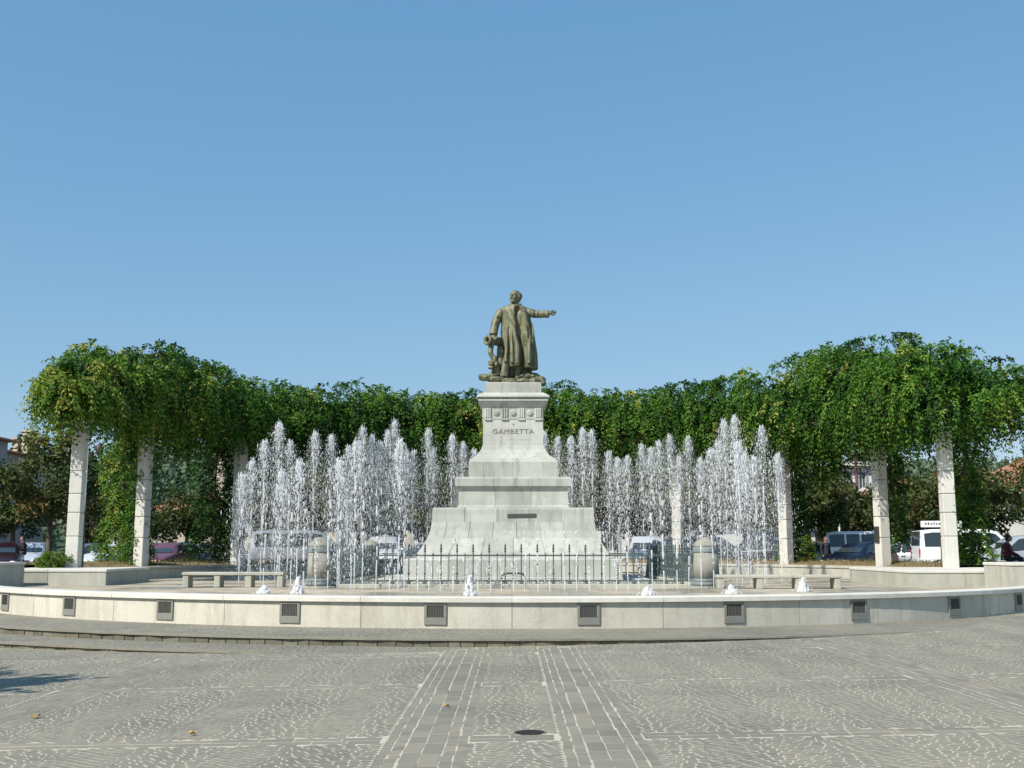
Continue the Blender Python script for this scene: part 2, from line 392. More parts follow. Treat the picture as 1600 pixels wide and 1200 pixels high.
# two shallow steps round the fountain wall: treads and riser setts
def arc_strip(r0, z0, r1, z1, a0, a1, n):
    V = []; Fc = []
    for i in range(n+1):
        a = a0 + (a1-a0)*i/n
        V += [(r0*math.sin(a), YC - r0*math.cos(a), z0), (r1*math.sin(a), YC - r1*math.cos(a), z1)]
        if i: Fc.append((2*i-2, 2*i-1, 2*i+1, 2*i))
    return V, Fc
def step(name, rin, zin, rout, zout, zbot, a0, a1):
    # solid curved step: top and core; riser setts are children
    V, Fc = [], []; n_ = 90
    prof = [(rin, zin), (rout - .02, zout), (rout + .012, zout - .006), (rout + .014, zout - .032), (rout - .034, zout - .036), (rout - .034, zbot - .2)]
    for i in range(n_+1):
        a = a0 + (a1-a0)*i/n_
        for k, (r, z) in enumerate(prof):
            wob = .012*math.sin(a*173)*(1 if k in (2, 3) else 0) + .006*math.sin(a*411+1)*(1 if k in (2, 3) else 0)
            V.append(((r+wob)*math.sin(a), YC-(r+wob)*math.cos(a), z))
    K = len(prof)
    for i in range(n_):
        for k in range(K-1): Fc.append((i*K+k, i*K+k+1, (i+1)*K+k+1, (i+1)*K+k))
    o = tag(put(name, mk_mesh(name, V, Fc), M['tread']), kind='structure')
    TS = []; rs = np.random.default_rng(15); r_ = rin + .1
    while r_ < rout - .05:
        d_ = rs.uniform(.085, .11); aa_ = a0
        while aa_ < a1:
            l_ = rs.uniform(.08, .14); TS.append((r_ + d_/2, aa_ + l_/2/r_, l_/2 - .003, min(d_/2, rout - .03 - r_ - d_/2) - .003)); aa_ += l_/r_
        r_ += d_
    VV_ = []
    for (q_, b_, hl, hd) in TS:
        if hd < .012: continue
        zt_ = zin + (zout - zin)*(q_ - rin)/(rout - .02 - rin) + .0035 + rs.normal(0, .0004)
        for k_ in range(8):
            dx_, dy_ = UV8[k_, 0]*hl*(.97 if k_ > 3 else 1), UV8[k_, 1]*hd*(.97 if k_ > 3 else 1)
            rr_ = q_ - dy_; VV_.append((rr_*math.sin(b_) + dx_*math.cos(b_), YC - rr_*math.cos(b_) + dx_*math.sin(b_), zt_ + (-(zout - zin)/(rout - rin)*dy_ if True else 0) - (.006 if k_ < 4 else 0)))
    nT = len(VV_)//8; FT = (QF[None] + 8*np.arange(nT)[:,None,None]).reshape(-1, 4)
    tag(put('tread_setts', mk_mesh('tread_setts', np.array(VV_), FT, tint=np.repeat(rs.beta(2, 2, nT), 8)), M['sett_tint'], o), kind='stuff')
    a = a0; rs = np.random.default_rng(5)
    while a < a1:
        da = rs.uniform(.17, .30) / rout; am = a + da/2
        x, y = rout*math.sin(am), YC - rout*math.cos(am); g = gz(x, y) + .006
        if name == 'lower_step' or x > -.6: zb = g
        else: zb = max(g, -.150)
        top = zout - .04
        if top - zb > .02:
            h = da/2*rout - .005
            mb = MB().box(-h, h, -.022 + rs.uniform(-.006, .004), .02, zb - .01 - top, 0, .005)
            mb.put('riser_sett', M['riser'], o, loc=((rout-.04)*math.sin(am), YC - (rout-.04)*math.cos(am), top), rz=am)
        a += da
    return o
step('upper_step', RW - .05, .0, R1, -.032, -.22, rad(-62), rad(40))
step('lower_step', R1 - .05, -.150, R2, -.172, -.36, rad(-62), rad(-2))

# fountain wall: panels, coping stones, light niches
fw = tag(empty('fountain_wall', (0, YC, 0)), 'long curved pale limestone wall with coping and square lamp niches around the fountain', 'wall')
DTH = rad(9.9); TOPZ, CBZ = .478, .398
def arc_block(r0, r1, z0, z1, a0, a1, n=6, ch=.006):
    V = []; Fc = []
    prof = [(r0, z0), (r1, z0), (r1, z1 - ch), (r1 - ch, z1), (r0 + ch, z1), (r0, z1 - ch)]; K = len(prof)
    for i in range(n+1):
        a = a0 + (a1-a0)*i/n
        for r, z in prof: V.append((r*math.sin(a), -r*math.cos(a), z))
    for i in range(n):
        for k in range(K): Fc.append((i*K+k, i*K+(k+1) % K, (i+1)*K+(k+1) % K, (i+1)*K+k))
    Fc.append(tuple(range(K))[::-1]); Fc.append(tuple(n*K+k for k in range(K)))
    return MB().add(V, Fc)
arc_block(RW - .30, RW - .03, -.5, CBZ - .004, -6.2*DTH, 6.2*DTH, 40, 0.001).put('core', M['planter'], fw)
for k in range(-6, 6):
    g = .0045 / RW
    arc_block(RW - .028, RW, -.4, CBZ - .004, k*DTH + g, (k+1)*DTH - g).put('panel', M['wall'], fw)
    arc_block(RW - .36, RW + .055, CBZ, TOPZ, k*DTH + g, (k+1)*DTH - g, 6, .012).put('coping_stone', M['coping'], fw)
    am = (k + .5) * DTH
    nf = empty('lamp_niche', (RW*math.sin(am), -RW*math.cos(am), 0), am); nf.parent = fw
    x0, x1, z0, z1 = -.175, .175, .055, .375
    mb = MB(); t_ = .045
    mb.box(x0, x1, -.022, .01, z0, z0 + .11, .004); mb.box(x0, x1, -.022, .01, z1 - t_*.6, z1, .004)
    mb.box(x0, x0 + t_, -.022, .01, z0 + .112, z1 - t_*.6 - .002, .004); mb.box(x1 - t_, x1, -.022, .01, z0 + .112, z1 - t_*.6 - .002, .004)
    mb.put('frame', M['niche'], nf)
    MB().box(x0 + t_ - .004, x1 - t_ + .004, -.006, .008, z0 + .1, z1 - .02).put('lens', M['niche_dark'], nf)
    mb = MB()
    for q in range(1, 10):
        xx = x0 + t_ + (x1 - x0 - 2*t_) * q / 10; mb.box(xx - .003, xx + .003, -.014, -.008, z0 + .108, z1 - .026)
    mb.put('grille', M['grille'], nf)

# fountain floor inside the wall
V = [(0, YC, FLOOR)] + [(13.42*math.cos(2*math.pi*i/96), YC + 13.42*math.sin(2*math.pi*i/96), FLOOR) for i in range(96)]
tag(put('fountain_floor', mk_mesh('fountain_floor', V, [(0, 1+i, 1+(i+1) % 96) for i in range(96)]), M['floor']), kind='structure')

# planter ring behind, with soil
PR0, PR1, PZ = 11.35, 15.3, .68
pl = tag(empty('planter_wall', (0, YC, 0)), 'low curved stone planter wall running behind the fountain under the vine pergola', 'wall')
def ang_block(r0, r1, z0, z1, a0, a1, name, mat, n=3, ch=.006):
    # angles from +x, counter-clockwise seen from above
    arc_block(r0, r1, z0, z1, a0 + math.pi/2, a1 + math.pi/2, n, ch).put(name, mat, pl)
nb = 60; da = rad(176) / nb
for i in range(nb):
    a = rad(2) + i*da; ang_block(PR0 + .03, PR0 + .32, FLOOR - .3, PZ - .085, a + .0004, a + da - .0004, 'wall_block', M['planter'], 2)
for i in range(nb // 2):
    a = rad(2) + i*2*da; ang_block(PR0, PR0 + .36, PZ - .08, PZ, a + .0004, a + 2*da - .0004, 'coping_stone', M['planter'], 3, .01)
ang_block(PR1 - .25, PR1, -.3, PZ - .03, rad(0), rad(180), 'outer_kerb', M['planter'], 60)
so_ = []
V, Fc = [], []; rs = np.random.default_rng(11)
for i in range(91):
    a = rad(180) * i / 90
    for k in range(9):
        r = PR0 + .34 + (PR1 - .27 - PR0 - .34) * k / 8
        V.append((r*math.cos(a), YC + r*math.sin(a), PZ - .05 + (.16*math.sin(math.pi*k/8)) + rs.normal(0, .015)))
for i in range(90):
    for k in range(8): Fc.append((i*9+k, i*9+k+1, (i+1)*9+k+1, (i+1)*9+k))
tag(put('planter_soil', mk_mesh('planter_soil', V, Fc, True), M['soil']), kind='structure')
# end blocks
def end_block(name, x0, x1, y0, y1, z1, label, nseg):
    o = tag(empty(name, ((x0+x1)/2, (y0+y1)/2, 0)), label, 'planter'); cx, cy = (x0+x1)/2, (y0+y1)/2
    MB().box(x0+.03-cx, x1-.03-cx, y0+.03-cy, y1-.03-cy, -.25, z1-.05).put('core', M['planter'], o)
    w_ = (x1-x0)/nseg
    for k in range(nseg):
        MB().box(x0+k*w_-cx+.004, x0+(k+1)*w_-cx-.004, y0-cy, y0+.06-cy, -.2, z1-.075, .006).put('facing_slab', M['planter'], o)
    for xx in (x0, x1-.06): MB().box(xx-cx, xx+.06-cx, y0+.064-cy, y1-cy, -.2, z1-.075, .006).put('facing_slab', M['planter'], o)
    for k in range(nseg):
        MB().box(x0+k*w_-cx+.003-(.02 if k == 0 else 0), x0+(k+1)*w_-cx-.003+(.02 if k == nseg-1 else 0), y0-.02-cy, y1+.02-cy, z1-.07, z1, .01).put('coping_stone', M['coping'], o)
    return o
end_block('planter_block', -13.2, -10.25, 27.9, 31.2, .70, 'low grey stone planter block carrying the left front pergola pillar', 2)
end_block('planter_block', 9.55, 13.2, 26.5, 31.2, .70, 'low pale stone planter block carrying the right front pergola pillar', 2)
end_block('stone_block', -15.6, -12.15, 25.6, 27.5, .89, 'taller shaded grey stone block at far left end of fountain wall', 2)
end_block('stone_block', 11.25, 15.6, 24.9, 26.3, .90, 'taller sunlit pale stone block at far right end of fountain wall', 2)

# ------------------------------------------------------------------ monument pedestal
MX = .03
ped = tag(empty('monument_pedestal', (MX, YC, FLOOR)), 'tall stepped pale stone pedestal with carved inscription standing inside the fountain', 'pedestal')
def hwz(halfpx, py):
    h = halfpx / F; hw = h * YC / (1 + h)
    for _ in range(3):
        z = at(800, py, YC - hw)[1]; d = (YC - hw)*cp + (z - CAMZ)*sp; hw = h * d
    return hw, at(800, py, YC - hw)[1] - FLOOR
def course(prof, nblk, mat=None, name='stone_block', off=0.0, gap=.004, depth=.25, sides=4):
    """ring of stones on four sides; prof = [(half width, z)], each stone mitred at the corners"""
    for s in range(sides):
        cuts = [-1.0] + [-1 + 2*(k + 1 + off) / nblk for k in range(nblk - (0 if off < 0 else 1))] + [1.0]
        cuts = sorted(set(round(c, 4) for c in cuts if -1 <= c <= 1))
        for u0, u1 in zip(cuts, cuts[1:]):
            if u1 - u0 < .02: continue
            V = []; P = [(h, z, 0) for h, z in prof]
            for (h, z, _) in P:
                g0 = 0 if u0 <= -1 else gap; g1 = 0 if u1 >= 1 else gap
                V += [(u0*h + g0, -h, z), (u1*h - g1, -h, z)]
            K = len(P); hb, ht = prof[0][0] - depth, prof[-1][0] - depth
            hb = max(hb, .02); ht = max(ht, .02)
            for h, z in ((ht, prof[-1][1]), (hb, prof[0][1])):
                V += [(max(-h, min(h, u0*h)) , -h, z), (max(-h, min(h, u1*h)), -h, z)]
            n_ = K + 2; Fc = [(2*i, 2*i+1, 2*((i+1) % n_)+1, 2*((i+1) % n_)) for i in range(n_)]
            Fc += [tuple(2*i for i in range(n_))[::-1], tuple(2*i+1 for i in range(n_))]
            c_, s_ = math.cos(s*math.pi/2), math.sin(s*math.pi/2)
            V = [(x*c_ - y*s_, x*s_ + y*c_, z) for x, y, z in V]
            put(name, mk_mesh(name, V, Fc), mat or M['pedestal'], ped)
def core(h, z0, z1):
    MB().box(-h, h, -h, h, z0, z1).put('core', M['pedestal'], ped)
A = lambda hp, py: hwz(hp, py)
# platform, base block
p0 = A(230, 908); core(p0[0]-.02, -.1, p0[1]-.01)
course([(p0[0]+.02, -.05), (p0[0]+.02, p0[1]-.015), (p0[0], p0[1])], 6, depth=.6); MB().box(-p0[0]+.5, p0[0]-.5, -p0[0]+.5, p0[0]-.5, p0[1]-.03, p0[1]-.004).put('platform_top', M['pedestal'], ped)
b0 = A(170, 873); core(b0[0]-.03, p0[1]-.02, b0[1]-.01)
course([(b0[0]+.02, p0[1]), (b0[0]+.02, p0[1]+.05), (b0[0], p0[1]+.07), (b0[0], b0[1]-.03), (b0[0]-.03, b0[1])], 5, depth=.7)
# concave skirt in three courses
sk = [A(153, 870), A(148, 862), A(141, 852), A(134, 841), A(129.5, 829), A(127, 816), A(126, 805), A(126, 796), A(125, 793)]
sk[0] = (sk[0][0], b0[1])
core(sk[-1][0]-.05, b0[1]-.02, sk[-1][1]-.02)
MB().lathe([(sk[3][0]*1.2, b0[1]), (sk[4][0]*1.2, sk[4][1])], 4).put('core', M['pedestal'], ped).rotation_euler = (0, 0, math.pi/4)
course(sk[0:4], 6, off=0, gap=.006); course(sk[3:6], 7, off=-.35, gap=.006); course(sk[5:], 5, off=0, gap=.006, depth=.6)
# narrower tier, torus moulding, block
t0 = A(85.5, 792); t1 = A(85.5, 768); core(t0[0]-.03, sk[-1][1]-.1, t1[1])
course([(t0[0]+.03, sk[-1][1]), (t0[0]+.03, sk[-1][1]+.05), (t0[0], sk[-1][1]+.08), (t0[0], t1[1])], 3)
m0 = A(87, 767); m1 = A(90.5, 757); m2 = A(90, 745)
course([(t0[0]-.02, t1[1]), (m0[0]-.05, t1[1]+.005), (m0[0]-.01, m0[1]+.06), (m1[0], m0[1]+.13), (m1[0], m2[1]-.05), (m2[0]-.02, m2[1]), ], 3, name='moulding', depth=.4)
c0 = A(69.5, 744); c1 = A(69, 722); core(c0[0]-.03, t1[1], c1[1])
course([(c0[0], m2[1]), (c0[0], c1[1])], 3, off=-.5, gap=.003)
d0 = A(66, 717); d1 = A(57, 711); d2 = A(50, 702); d3 = A(47.5, 695)
course([(c0[0], c1[1]+.002), (d0[0], d0[1]), (d1[0]+.03, d1[1]-.03), (d1[0]-.01, d1[1]), (d2[0], d2[1]), (d3[0], d3[1])], 1, name='moulding')
e0 = A(47.3, 694); e1 = A(46.5, 655); core(e1[0]-.04, c1[1], A(46, 600)[1]-.03)
course([(e0[0], d3[1]+.002), (e1[0], e1[1])], 1, name='die')
# architrave fillet, frieze
f0, f1 = A(46.8, 654), A(46.5, 637)
course([(e1[0]+.012, e1[1]+.002), (e1[0]+.012, e1[1]+.03), (f1[0]-.01, e1[1]+.035), (f1[0]-.01, f1[1])], 1, name='frieze')
# cornice
fw_, fz = f1[0], f1[1]
course([(fw_+.005, fz+.002), (fw_+.03, fz+.06), (fw_+.08, fz+.13), (fw_+.115, fz+.155), (fw_+.115, fz+.175), (fw_+.135, fz+.178), (fw_+.135, fz+.235)], 1, name='cornice')
course([(fw_+.085, fz+.237), (fw_+.085, fz+.272), (fw_+.175, fz+.274), (fw_+.18, fz+.315), (fw_+.165, fz+.325), (fw_+.02, fz+.42), (fw_-.03, fz+.43)], 1, name='cornice', depth=.3)
q0, q1 = A(43, 611), A(43, 604.5)
course([(q0[0]-.07, (fz+.43)+.002), (q1[0]-.07, q1[1])], 1, name='blocking_course')
for s in range(4):
    for u in (-1, 1):
        c_, s_ = math.cos(s*math.pi/2), math.sin(s*math.pi/2); x0 = u*(q0[0]*.72)
        mb = MB().box(x0 - q0[0]*.26, x0 + q0[0]*.26, -q0[0]-.004, -q0[0]+.09, (fz+.43)+.004, q1[1]-.004, .006)
        mb.v = [(x*c_-y*s_, x*s_+y*c_, z) for x, y, z in mb.v]; mb.put('corner_block', M['pedestal'], ped)
r0, r1 = A(43.5, 604), A(43, 597)
course([(r0[0]+.01, r0[1]+.004), (r0[0]+.01, r1[1]-.03), (r1[0]-.02, r1[1])], 1, name='top_plinth', depth=.7)
PTOP = r1[1]; MB().box(-.4, .4, -.4, .4, PTOP-.06, PTOP-.004).put('top_slab', M['pedestal'], ped)
# triglyphs and rosettes on the frieze of every side
zf0, zf1 = e1[1]+.04, f1[1]-.01
for s in range(4):
    c_, s_ = math.cos(s*math.pi/2), math.sin(s*math.pi/2)
    def rot(mb): mb.v = [(x*c_-y*s_, x*s_+y*c_, z) for x, y, z in mb.v]; return mb
    yf = -(f1[0] - .01)
    for t in range(4):
        xc = (t - 1.5) * f1[0] * .56
        mb = MB()
        for q in (-1, 0, 1): mb.box(xc + q*.058 - .021, xc + q*.058 + .021, yf - .035, yf + .01, zf0, zf1, .006)
        mb.box(xc - .09, xc + .09, yf - .014, yf + .01, zf0 + .002, zf1 - .002)
        mb.box(xc - .095, xc + .095, yf - .05, yf + .01, zf0 - .07, zf0 - .03, .005)
        rot(mb).put('triglyph', M['pedestal'], ped)
    for t in range(3):
        xc = (t - 1) * f1[0] * .56; mb = MB(); zc = (zf0+zf1)/2
        for q in range(6): mb.ell((xc + .05*math.cos(q*1.047), yf - .012, zc + .05*math.sin(q*1.047)), (.034, .03, .034), 8, 6)
        mb.ell((xc, yf - .02, zc), (.03, .035, .03), 8, 6)
        rot(mb).put('rosette', M['pedestal'], ped, True)
# lettering on the die
def text(body, size, x, z, y, name, extr=.004, sx=1.0, align='CENTER'):
    cu = bpy.data.curves.new('t', 'FONT'); cu.body = body; cu.size = size; cu.align_x = align; cu.extrude = extr; cu.space_character = 1.12
    o = bpy.data.objects.new('t', cu); COL.objects.link(o); dg = bpy.context.evaluated_depsgraph_get()
    me = bpy.data.meshes.new_from_object(o.evaluated_get(dg)); bpy.data.objects.remove(o)
    r = put(name, me, None, ped); me.materials.clear(); me.materials.append(M['letter'])
    r.location = (x, y, z); r.rotation_euler = (math.pi/2, 0, 0); r.scale = (sx, 1, 1); return r
zl = A(47, 677.5)[1]
yd = -(e0[0] + .002)
text('GAMBETTA', .185, 0, zl, yd, 'inscription', sx=1.12); text('A', .075, .01, A(47, 664)[1], yd, 'inscription')
# two weathered, no longer readable lines below: short worn cuts
rs = random.Random(4)
for py, x0, x1, hh in ((688, -.18, .50, .05), (697.5, -.12, .48, .045)):
    zz = A(47, py)[1]; mb = MB(); x = x0
    while x < x1:
        ww = rs.uniform(.012, .03)
        if rs.random() < .7: mb.box(x, x + ww*.5, yd - .001, yd + .004, zz + rs.uniform(0, .012), zz + hh*rs.uniform(.5, 1))
        x += ww + rs.uniform(.015, .035)
    mb.put('worn_carving', M['letter'], ped)
# small dark plaque on the skirt
hq, zq = A(127, 806)
mb = MB().box(-.13, .62, -.012, .03, -.05, .05, .004); o = mb.put('plaque', M['niche_dark'], ped); o.location = (-.02, -hq + .004, zq); o.rotation_euler = (rad(-2), rad(-1), 0)

# ------------------------------------------------------------------ bronze statue
SC_ = .00264
def sp3(cx, cy, y=0.0): return Vector(((cx - 430) * SC_, y, (1110 - cy) * SC_))
st = tag(empty('bronze_statue', (MX, YC, FLOOR + PTOP)), 'brown-green bronze statue of a coated man with outstretched arm, on top of the pedestal', 'statue')
fig = MB()
# long open coat as a folded shell
rowsC = [(205, 400, 500, .10), (222, 350, 545, .15), (240, 312, 585, .19), (270, 300, 605, .215), (320, 300, 612, .225), (390, 300, 628, .235), (450, 298, 640, .245), (520, 292, 655, .26),
         (580, 296, 664, .28), (640, 318, 674, .30), (700, 330, 684, .33), (760, 330, 691, .355), (820, 326, 694, .375), (870, 322, 697, .39), (900, 322, 697, .395)]
NS = 72; V = []; Fc = []
for i, (cy, xl, xr, bb) in enumerate(rowsC):
    c = (xl + xr) / 2; a = (xr - xl) / 2; dn = i / (len(rowsC) - 1)
    for k in range(NS):
        ph = 2*math.pi*k/NS; cx_, sy_ = math.cos(ph), math.sin(ph)
        fold = 1 + dn*(.055*math.sin(7*ph + .6 + dn*1.5) + .035*math.sin(12*ph + 2.1) + .03*math.sin(17*ph + 4*dn)) + .012*math.sin(19*ph + i)
        rr_ = fold
        if sy_ < 0:
            lo, hi = (.0 - .06*dn, .60 - .18*dn)
            if lo < cx_ < hi and i >= 3:
                t = (cx_ - lo) / (hi - lo); rr_ *= 1 - (.62 + .15*dn) * math.sin(math.pi*min(1, max(0, t)))**.5
            else:
                e = min(abs(cx_ - lo), abs(cx_ - hi))
                if e < .12 and i >= 2: rr_ *= 1 + .13*(1 - e/.12)
        hem = 0
        if i == len(rowsC) - 1: hem = (cx_*.5 + .5)*25 + 10*math.sin(5*ph)
        if i == len(rowsC) - 2: hem = (cx_*.5 + .5)*10
        p = sp3(c + a*cx_*(1 + (rr_-1)*(.35 if abs(cx_) > .8 else 1)), cy + hem, bb*sy_*rr_); V.append(p)
for i in range(len(rowsC)-1):
    for k_ in range(NS): Fc.append((i*NS+k_, (i+1)*NS+k_, (i+1)*NS+(k_+1) % NS, i*NS+(k_+1) % NS))
Fc.append(tuple(range(NS))); Fc.append(tuple((len(rowsC)-1)*NS + k_ for k_ in range(NS))[::-1])
fig.add(V, Fc)
# waistcoat bulge, lapels, collar
fig.ell(sp3(505, 380, -.06), (.13, .10, .30)); fig.ell(sp3(500, 500, -.05), (.12, .10, .22))
fig.tube([sp3(395, 225, -.1), sp3(385, 290, -.2), sp3(420, 380, -.25), sp3(455, 470, -.27)], [(.05, .03), (.085, .035), (.08, .035), (.03, .02)], 10)
fig.tube([sp3(510, 225, -.1), sp3(555, 290, -.2), sp3(575, 380, -.24), sp3(600, 480, -.25)], [(.05, .03), (.08, .035), (.075, .035), (.03, .02)], 10)
fig.tube([sp3(395, 205, .02), sp3(405, 222, -.13), sp3(450, 235, -.17), sp3(500, 222, -.13), sp3(510, 205, .02)], [.045, .05, .04, .05, .045], 8)
# deep coat folds down the skirts
for (x0, y0, x1, y1, dy0, dy1, r_) in ((370, 470, 352, 870, -.22, -.33, .04), (415, 520, 420, 880, -.26, -.40, .045), (462, 600, 480, 885, -.29, -.42, .04), (610, 560, 600, 890, -.28, -.42, .045), (650, 600, 668, 900, -.16, -.25, .03), (640, 420, 655, 600, -.15, -.2, .03)):
    fig.tube([sp3(x0, y0, dy0), sp3((x0+x1)/2, (y0+y1)/2, (dy0+dy1)/2 - .01), sp3(x1, y1, dy1)], [.012, r_, r_*1.3], 8)
# resting arm (viewer's left) with broad sleeve
fig.tube([sp3(335, 262, 0), sp3(292, 300, -.02), sp3(258, 370, -.05), sp3(238, 430, -.08), sp3(226, 490, -.12), sp3(218, 540, -.16)], [.10, .135, .128, .122, .118, .122], 14)
for cy, dx in ((360, 262), (425, 240), (470, 230)): fig.tube([sp3(dx-38, cy+6, -.10), sp3(dx, cy-6, -.2), sp3(dx+40, cy+10, -.08)], [.02, .028, .02], 6)
fig.tube([sp3(218, 532, -.16), sp3(216, 556, -.17)], [.128, .125], 14)
fig.tube([sp3(222, 550, -.18), sp3(228, 590, -.24)], [(.062, .05), (.07, .035)], 10)
for q in range(4): fig.tube([sp3(208+q*15, 585, -.25), sp3(204+q*15, 610, -.30), sp3(203+q*14, 628, -.29)], [.022, .021, .016], 7)
fig.tube([sp3(250, 575, -.2), sp3(268, 592, -.26), sp3(270, 606, -.27)], [.024, .022, .016], 7)
# outstretched arm
fig.tube([sp3(565, 285, 0), sp3(610, 300, -.03), sp3(670, 316, -.06), sp3(730, 322, -.10), sp3(780, 322, -.13), sp3(822, 325, -.15)], [.12, .128, .118, .11, .108, .115], 14)
for cx in (645, 690, 730, 768): fig.tube([sp3(cx-8, 286, -.12), sp3(cx+8, 318, -.21), sp3(cx-4, 352, -.15)], [.018, .026, .016], 6)
fig.tube([sp3(815, 322, -.15), sp3(850, 316, -.17)], [(.06, .05), (.06, .032)], 10)
for q, (ln, dz) in enumerate(((905, -8), (903, 2), (893, 14), (880, 25))):
    fig.tube([sp3(846, 305+q*9, -.175), sp3((846+ln)/2+4, 306+q*9+dz*.3, -.185), sp3(ln, 300+q*9+dz*.8, -.18)], [.022, .020, .013], 7)
fig.tube([sp3(838, 300, -.18), sp3(862, 288, -.23), sp3(880, 290, -.25)], [.024, .021, .014], 7)
# neck and head, face turned to the viewer's left and a little up
fig.tube([sp3(450, 225, .02), sp3(452, 175, 0)], [.12, .105], 12)
hc = sp3(455, 122, -.01); HR = Matrix.Rotation(rad(-32), 3, 'Z') @ Matrix.Rotation(rad(-8), 3, 'X')
def h(x, y, z): return hc + HR @ Vector((x, y, z)) * 1.06
def hell(x, y, z, r, nu=12, nv=8): fig.ell(h(x, y, z), [q*1.06 for q in r], nu, nv, HR)
hell(0, .015, .05, (.138, .165, .145), 16, 12); hell(0, .05, -.01, (.145, .14, .16), 14, 10)   # skull, hair at the back
hell(0, -.055, -.035, (.11, .11, .13)); hell(0, -.075, -.115, (.10, .10, .085))                # face, bearded jaw
hell(0, -.11, -.155, (.07, .065, .06))
fig.tube([h(0, -.155, .035), h(0, -.20, -.045), h(0, -.185, -.06)], [.02, .031, .02], 8)
for sx in (-1, 1):
    fig.tube([h(sx*.02, -.16, .035), h(sx*.065, -.148, .045), h(sx*.10, -.11, .03)], [.018, .022, .016], 7)   # brow
    hell(sx*.065, -.125, -.04, (.042, .038, .03)); hell(sx*.052, -.142, .008, (.023, .018, .014), 8, 6)        # cheek, eyeball
    hell(sx*.14, .0, -.01, (.022, .045, .055)); hell(sx*.115, .04, .03, (.06, .10, .10))
    fig.tube([h(0, -.185, -.075), h(sx*.05, -.165, -.09), h(sx*.085, -.12, -.10)], [.02, .024, .012], 7)       # moustache
# trousers and boots
fig.tube([sp3(385, 800, -.12), sp3(350, 900, -.2), sp3(338, 980, -.26), sp3(335, 1030, -.28)], [.15, .128, .12, .125], 14)
fig.tube([sp3(500, 800, .02), sp3(480, 920, 0), sp3(470, 1040, 0)], [.15, .125, .12], 14)
fig.ell(sp3(430, 930, .10), (.26, .16, .32)); fig.ell(sp3(560, 960, .16), (.22, .14, .16))
fig.tube([sp3(345, 1035, -.26), sp3(300, 1062, -.38), sp3(262, 1078, -.46)], [(.08, .075), (.075, .055), (.045, .03)], 10)
fig.tube([sp3(470, 1045, .02), sp3(490, 1068, -.12), sp3(495, 1080, -.22)], [(.08, .07), (.07, .05), (.04, .03)], 10)
me = remesh(fig, .0125, 1); put('figure', me, M['bronze'], st)
# cannon
mz = sp3(150, 630, -.38); dirc = Vector((.62, .77, .05)).normalized()
prof = [(.0, .10), (.064, .10), (.066, 0), (.118, -.012), (.146, .01), (.148, .06), (.118, .10), (.112, .16), (.122, .5), (.135, .52), (.135, .56), (.128, .58), (.145, 1.0), (.1, 1.05), (0, 1.07)]
mb = MB().lathe(prof, 28, cap=False); Q = dirc.to_track_quat('Z', 'Y').to_matrix()
mb.v = [tuple(mz + Q @ Vector(p)) for p in mb.v]; cn = mb.put('cannon', M['bronze'], st, True); mb = MB().lathe([(.0, .05), (.0645, .05), (.0645, .055), (0, .056)], 20, cap=False); mb.v = [tuple(mz + Q @ Vector(p)) for p in mb.v]; mb.put('bore_shade_disc', M['drain'], cn)  # dark disc added inside the muzzle to stand in for its shade
# carriage, rocks and fallen gear at the feet
cr = MB(); rs = random.Random(9)
cr.tube([sp3(205, 640, -.2), sp3(192, 690, -.25), sp3(185, 760, -.28), sp3(215, 830, -.3), sp3(240, 900, -.28), sp3(250, 1000, -.2)], [.09, .08, .08, .065, .10, .14], 9)
cr.tube([sp3(300, 680, .0), sp3(290, 800, -.05), sp3(285, 1000, -.1)], [.12, .11, .15], 10)
cr.ell(sp3(200, 870, -.36), (.11, .09, .06)); cr.ell(sp3(195, 930, -.36), (.10, .09, .055)); cr.ell(sp3(235, 835, -.38), (.06, .06, .11)); cr.ell(sp3(190, 895, -.4), (.09, .05, .03)); cr.ell(sp3(250, 890, -.36), (.07, .07, .10))
put('gun_carriage', remesh(cr, .014, 1), M['bronze'], st)
ro = MB()
for (cx, cy, y, rx, ry, rz_) in ((130, 1030, -.25, .20, .24, .10), (85, 1015, -.25, .09, .14, .06), (250, 1060, -.25, .24, .30, .11), (400, 1075, -.30, .28, .30, .085), (540, 1075, -.30, .26, .28, .08), (640, 1075, -.25, .24, .30, .09),
        (560, 1010, .05, .26, .34, .14), (650, 1010, .05, .20, .30, .13), (735, 1060, -.05, .14, .26, .15), (750, 1090, -.2, .10, .14, .09), (300, 1040, .2, .35, .4, .16), (480, 1030, .3, .4, .35, .16), (600, 985, .15, .16, .2, .10), (690, 1020, -.1, .10, .14, .08), (220, 1010, -.1, .18, .2, .14), (470, 1095, 0, .78, .68, .045)):
    ro.ell(sp3(cx, cy, y), (rx, ry, rz_), 14, 9, None, .13, rs)
put('rocky_base', remesh(ro, .018, 1), M['bronze'], st)

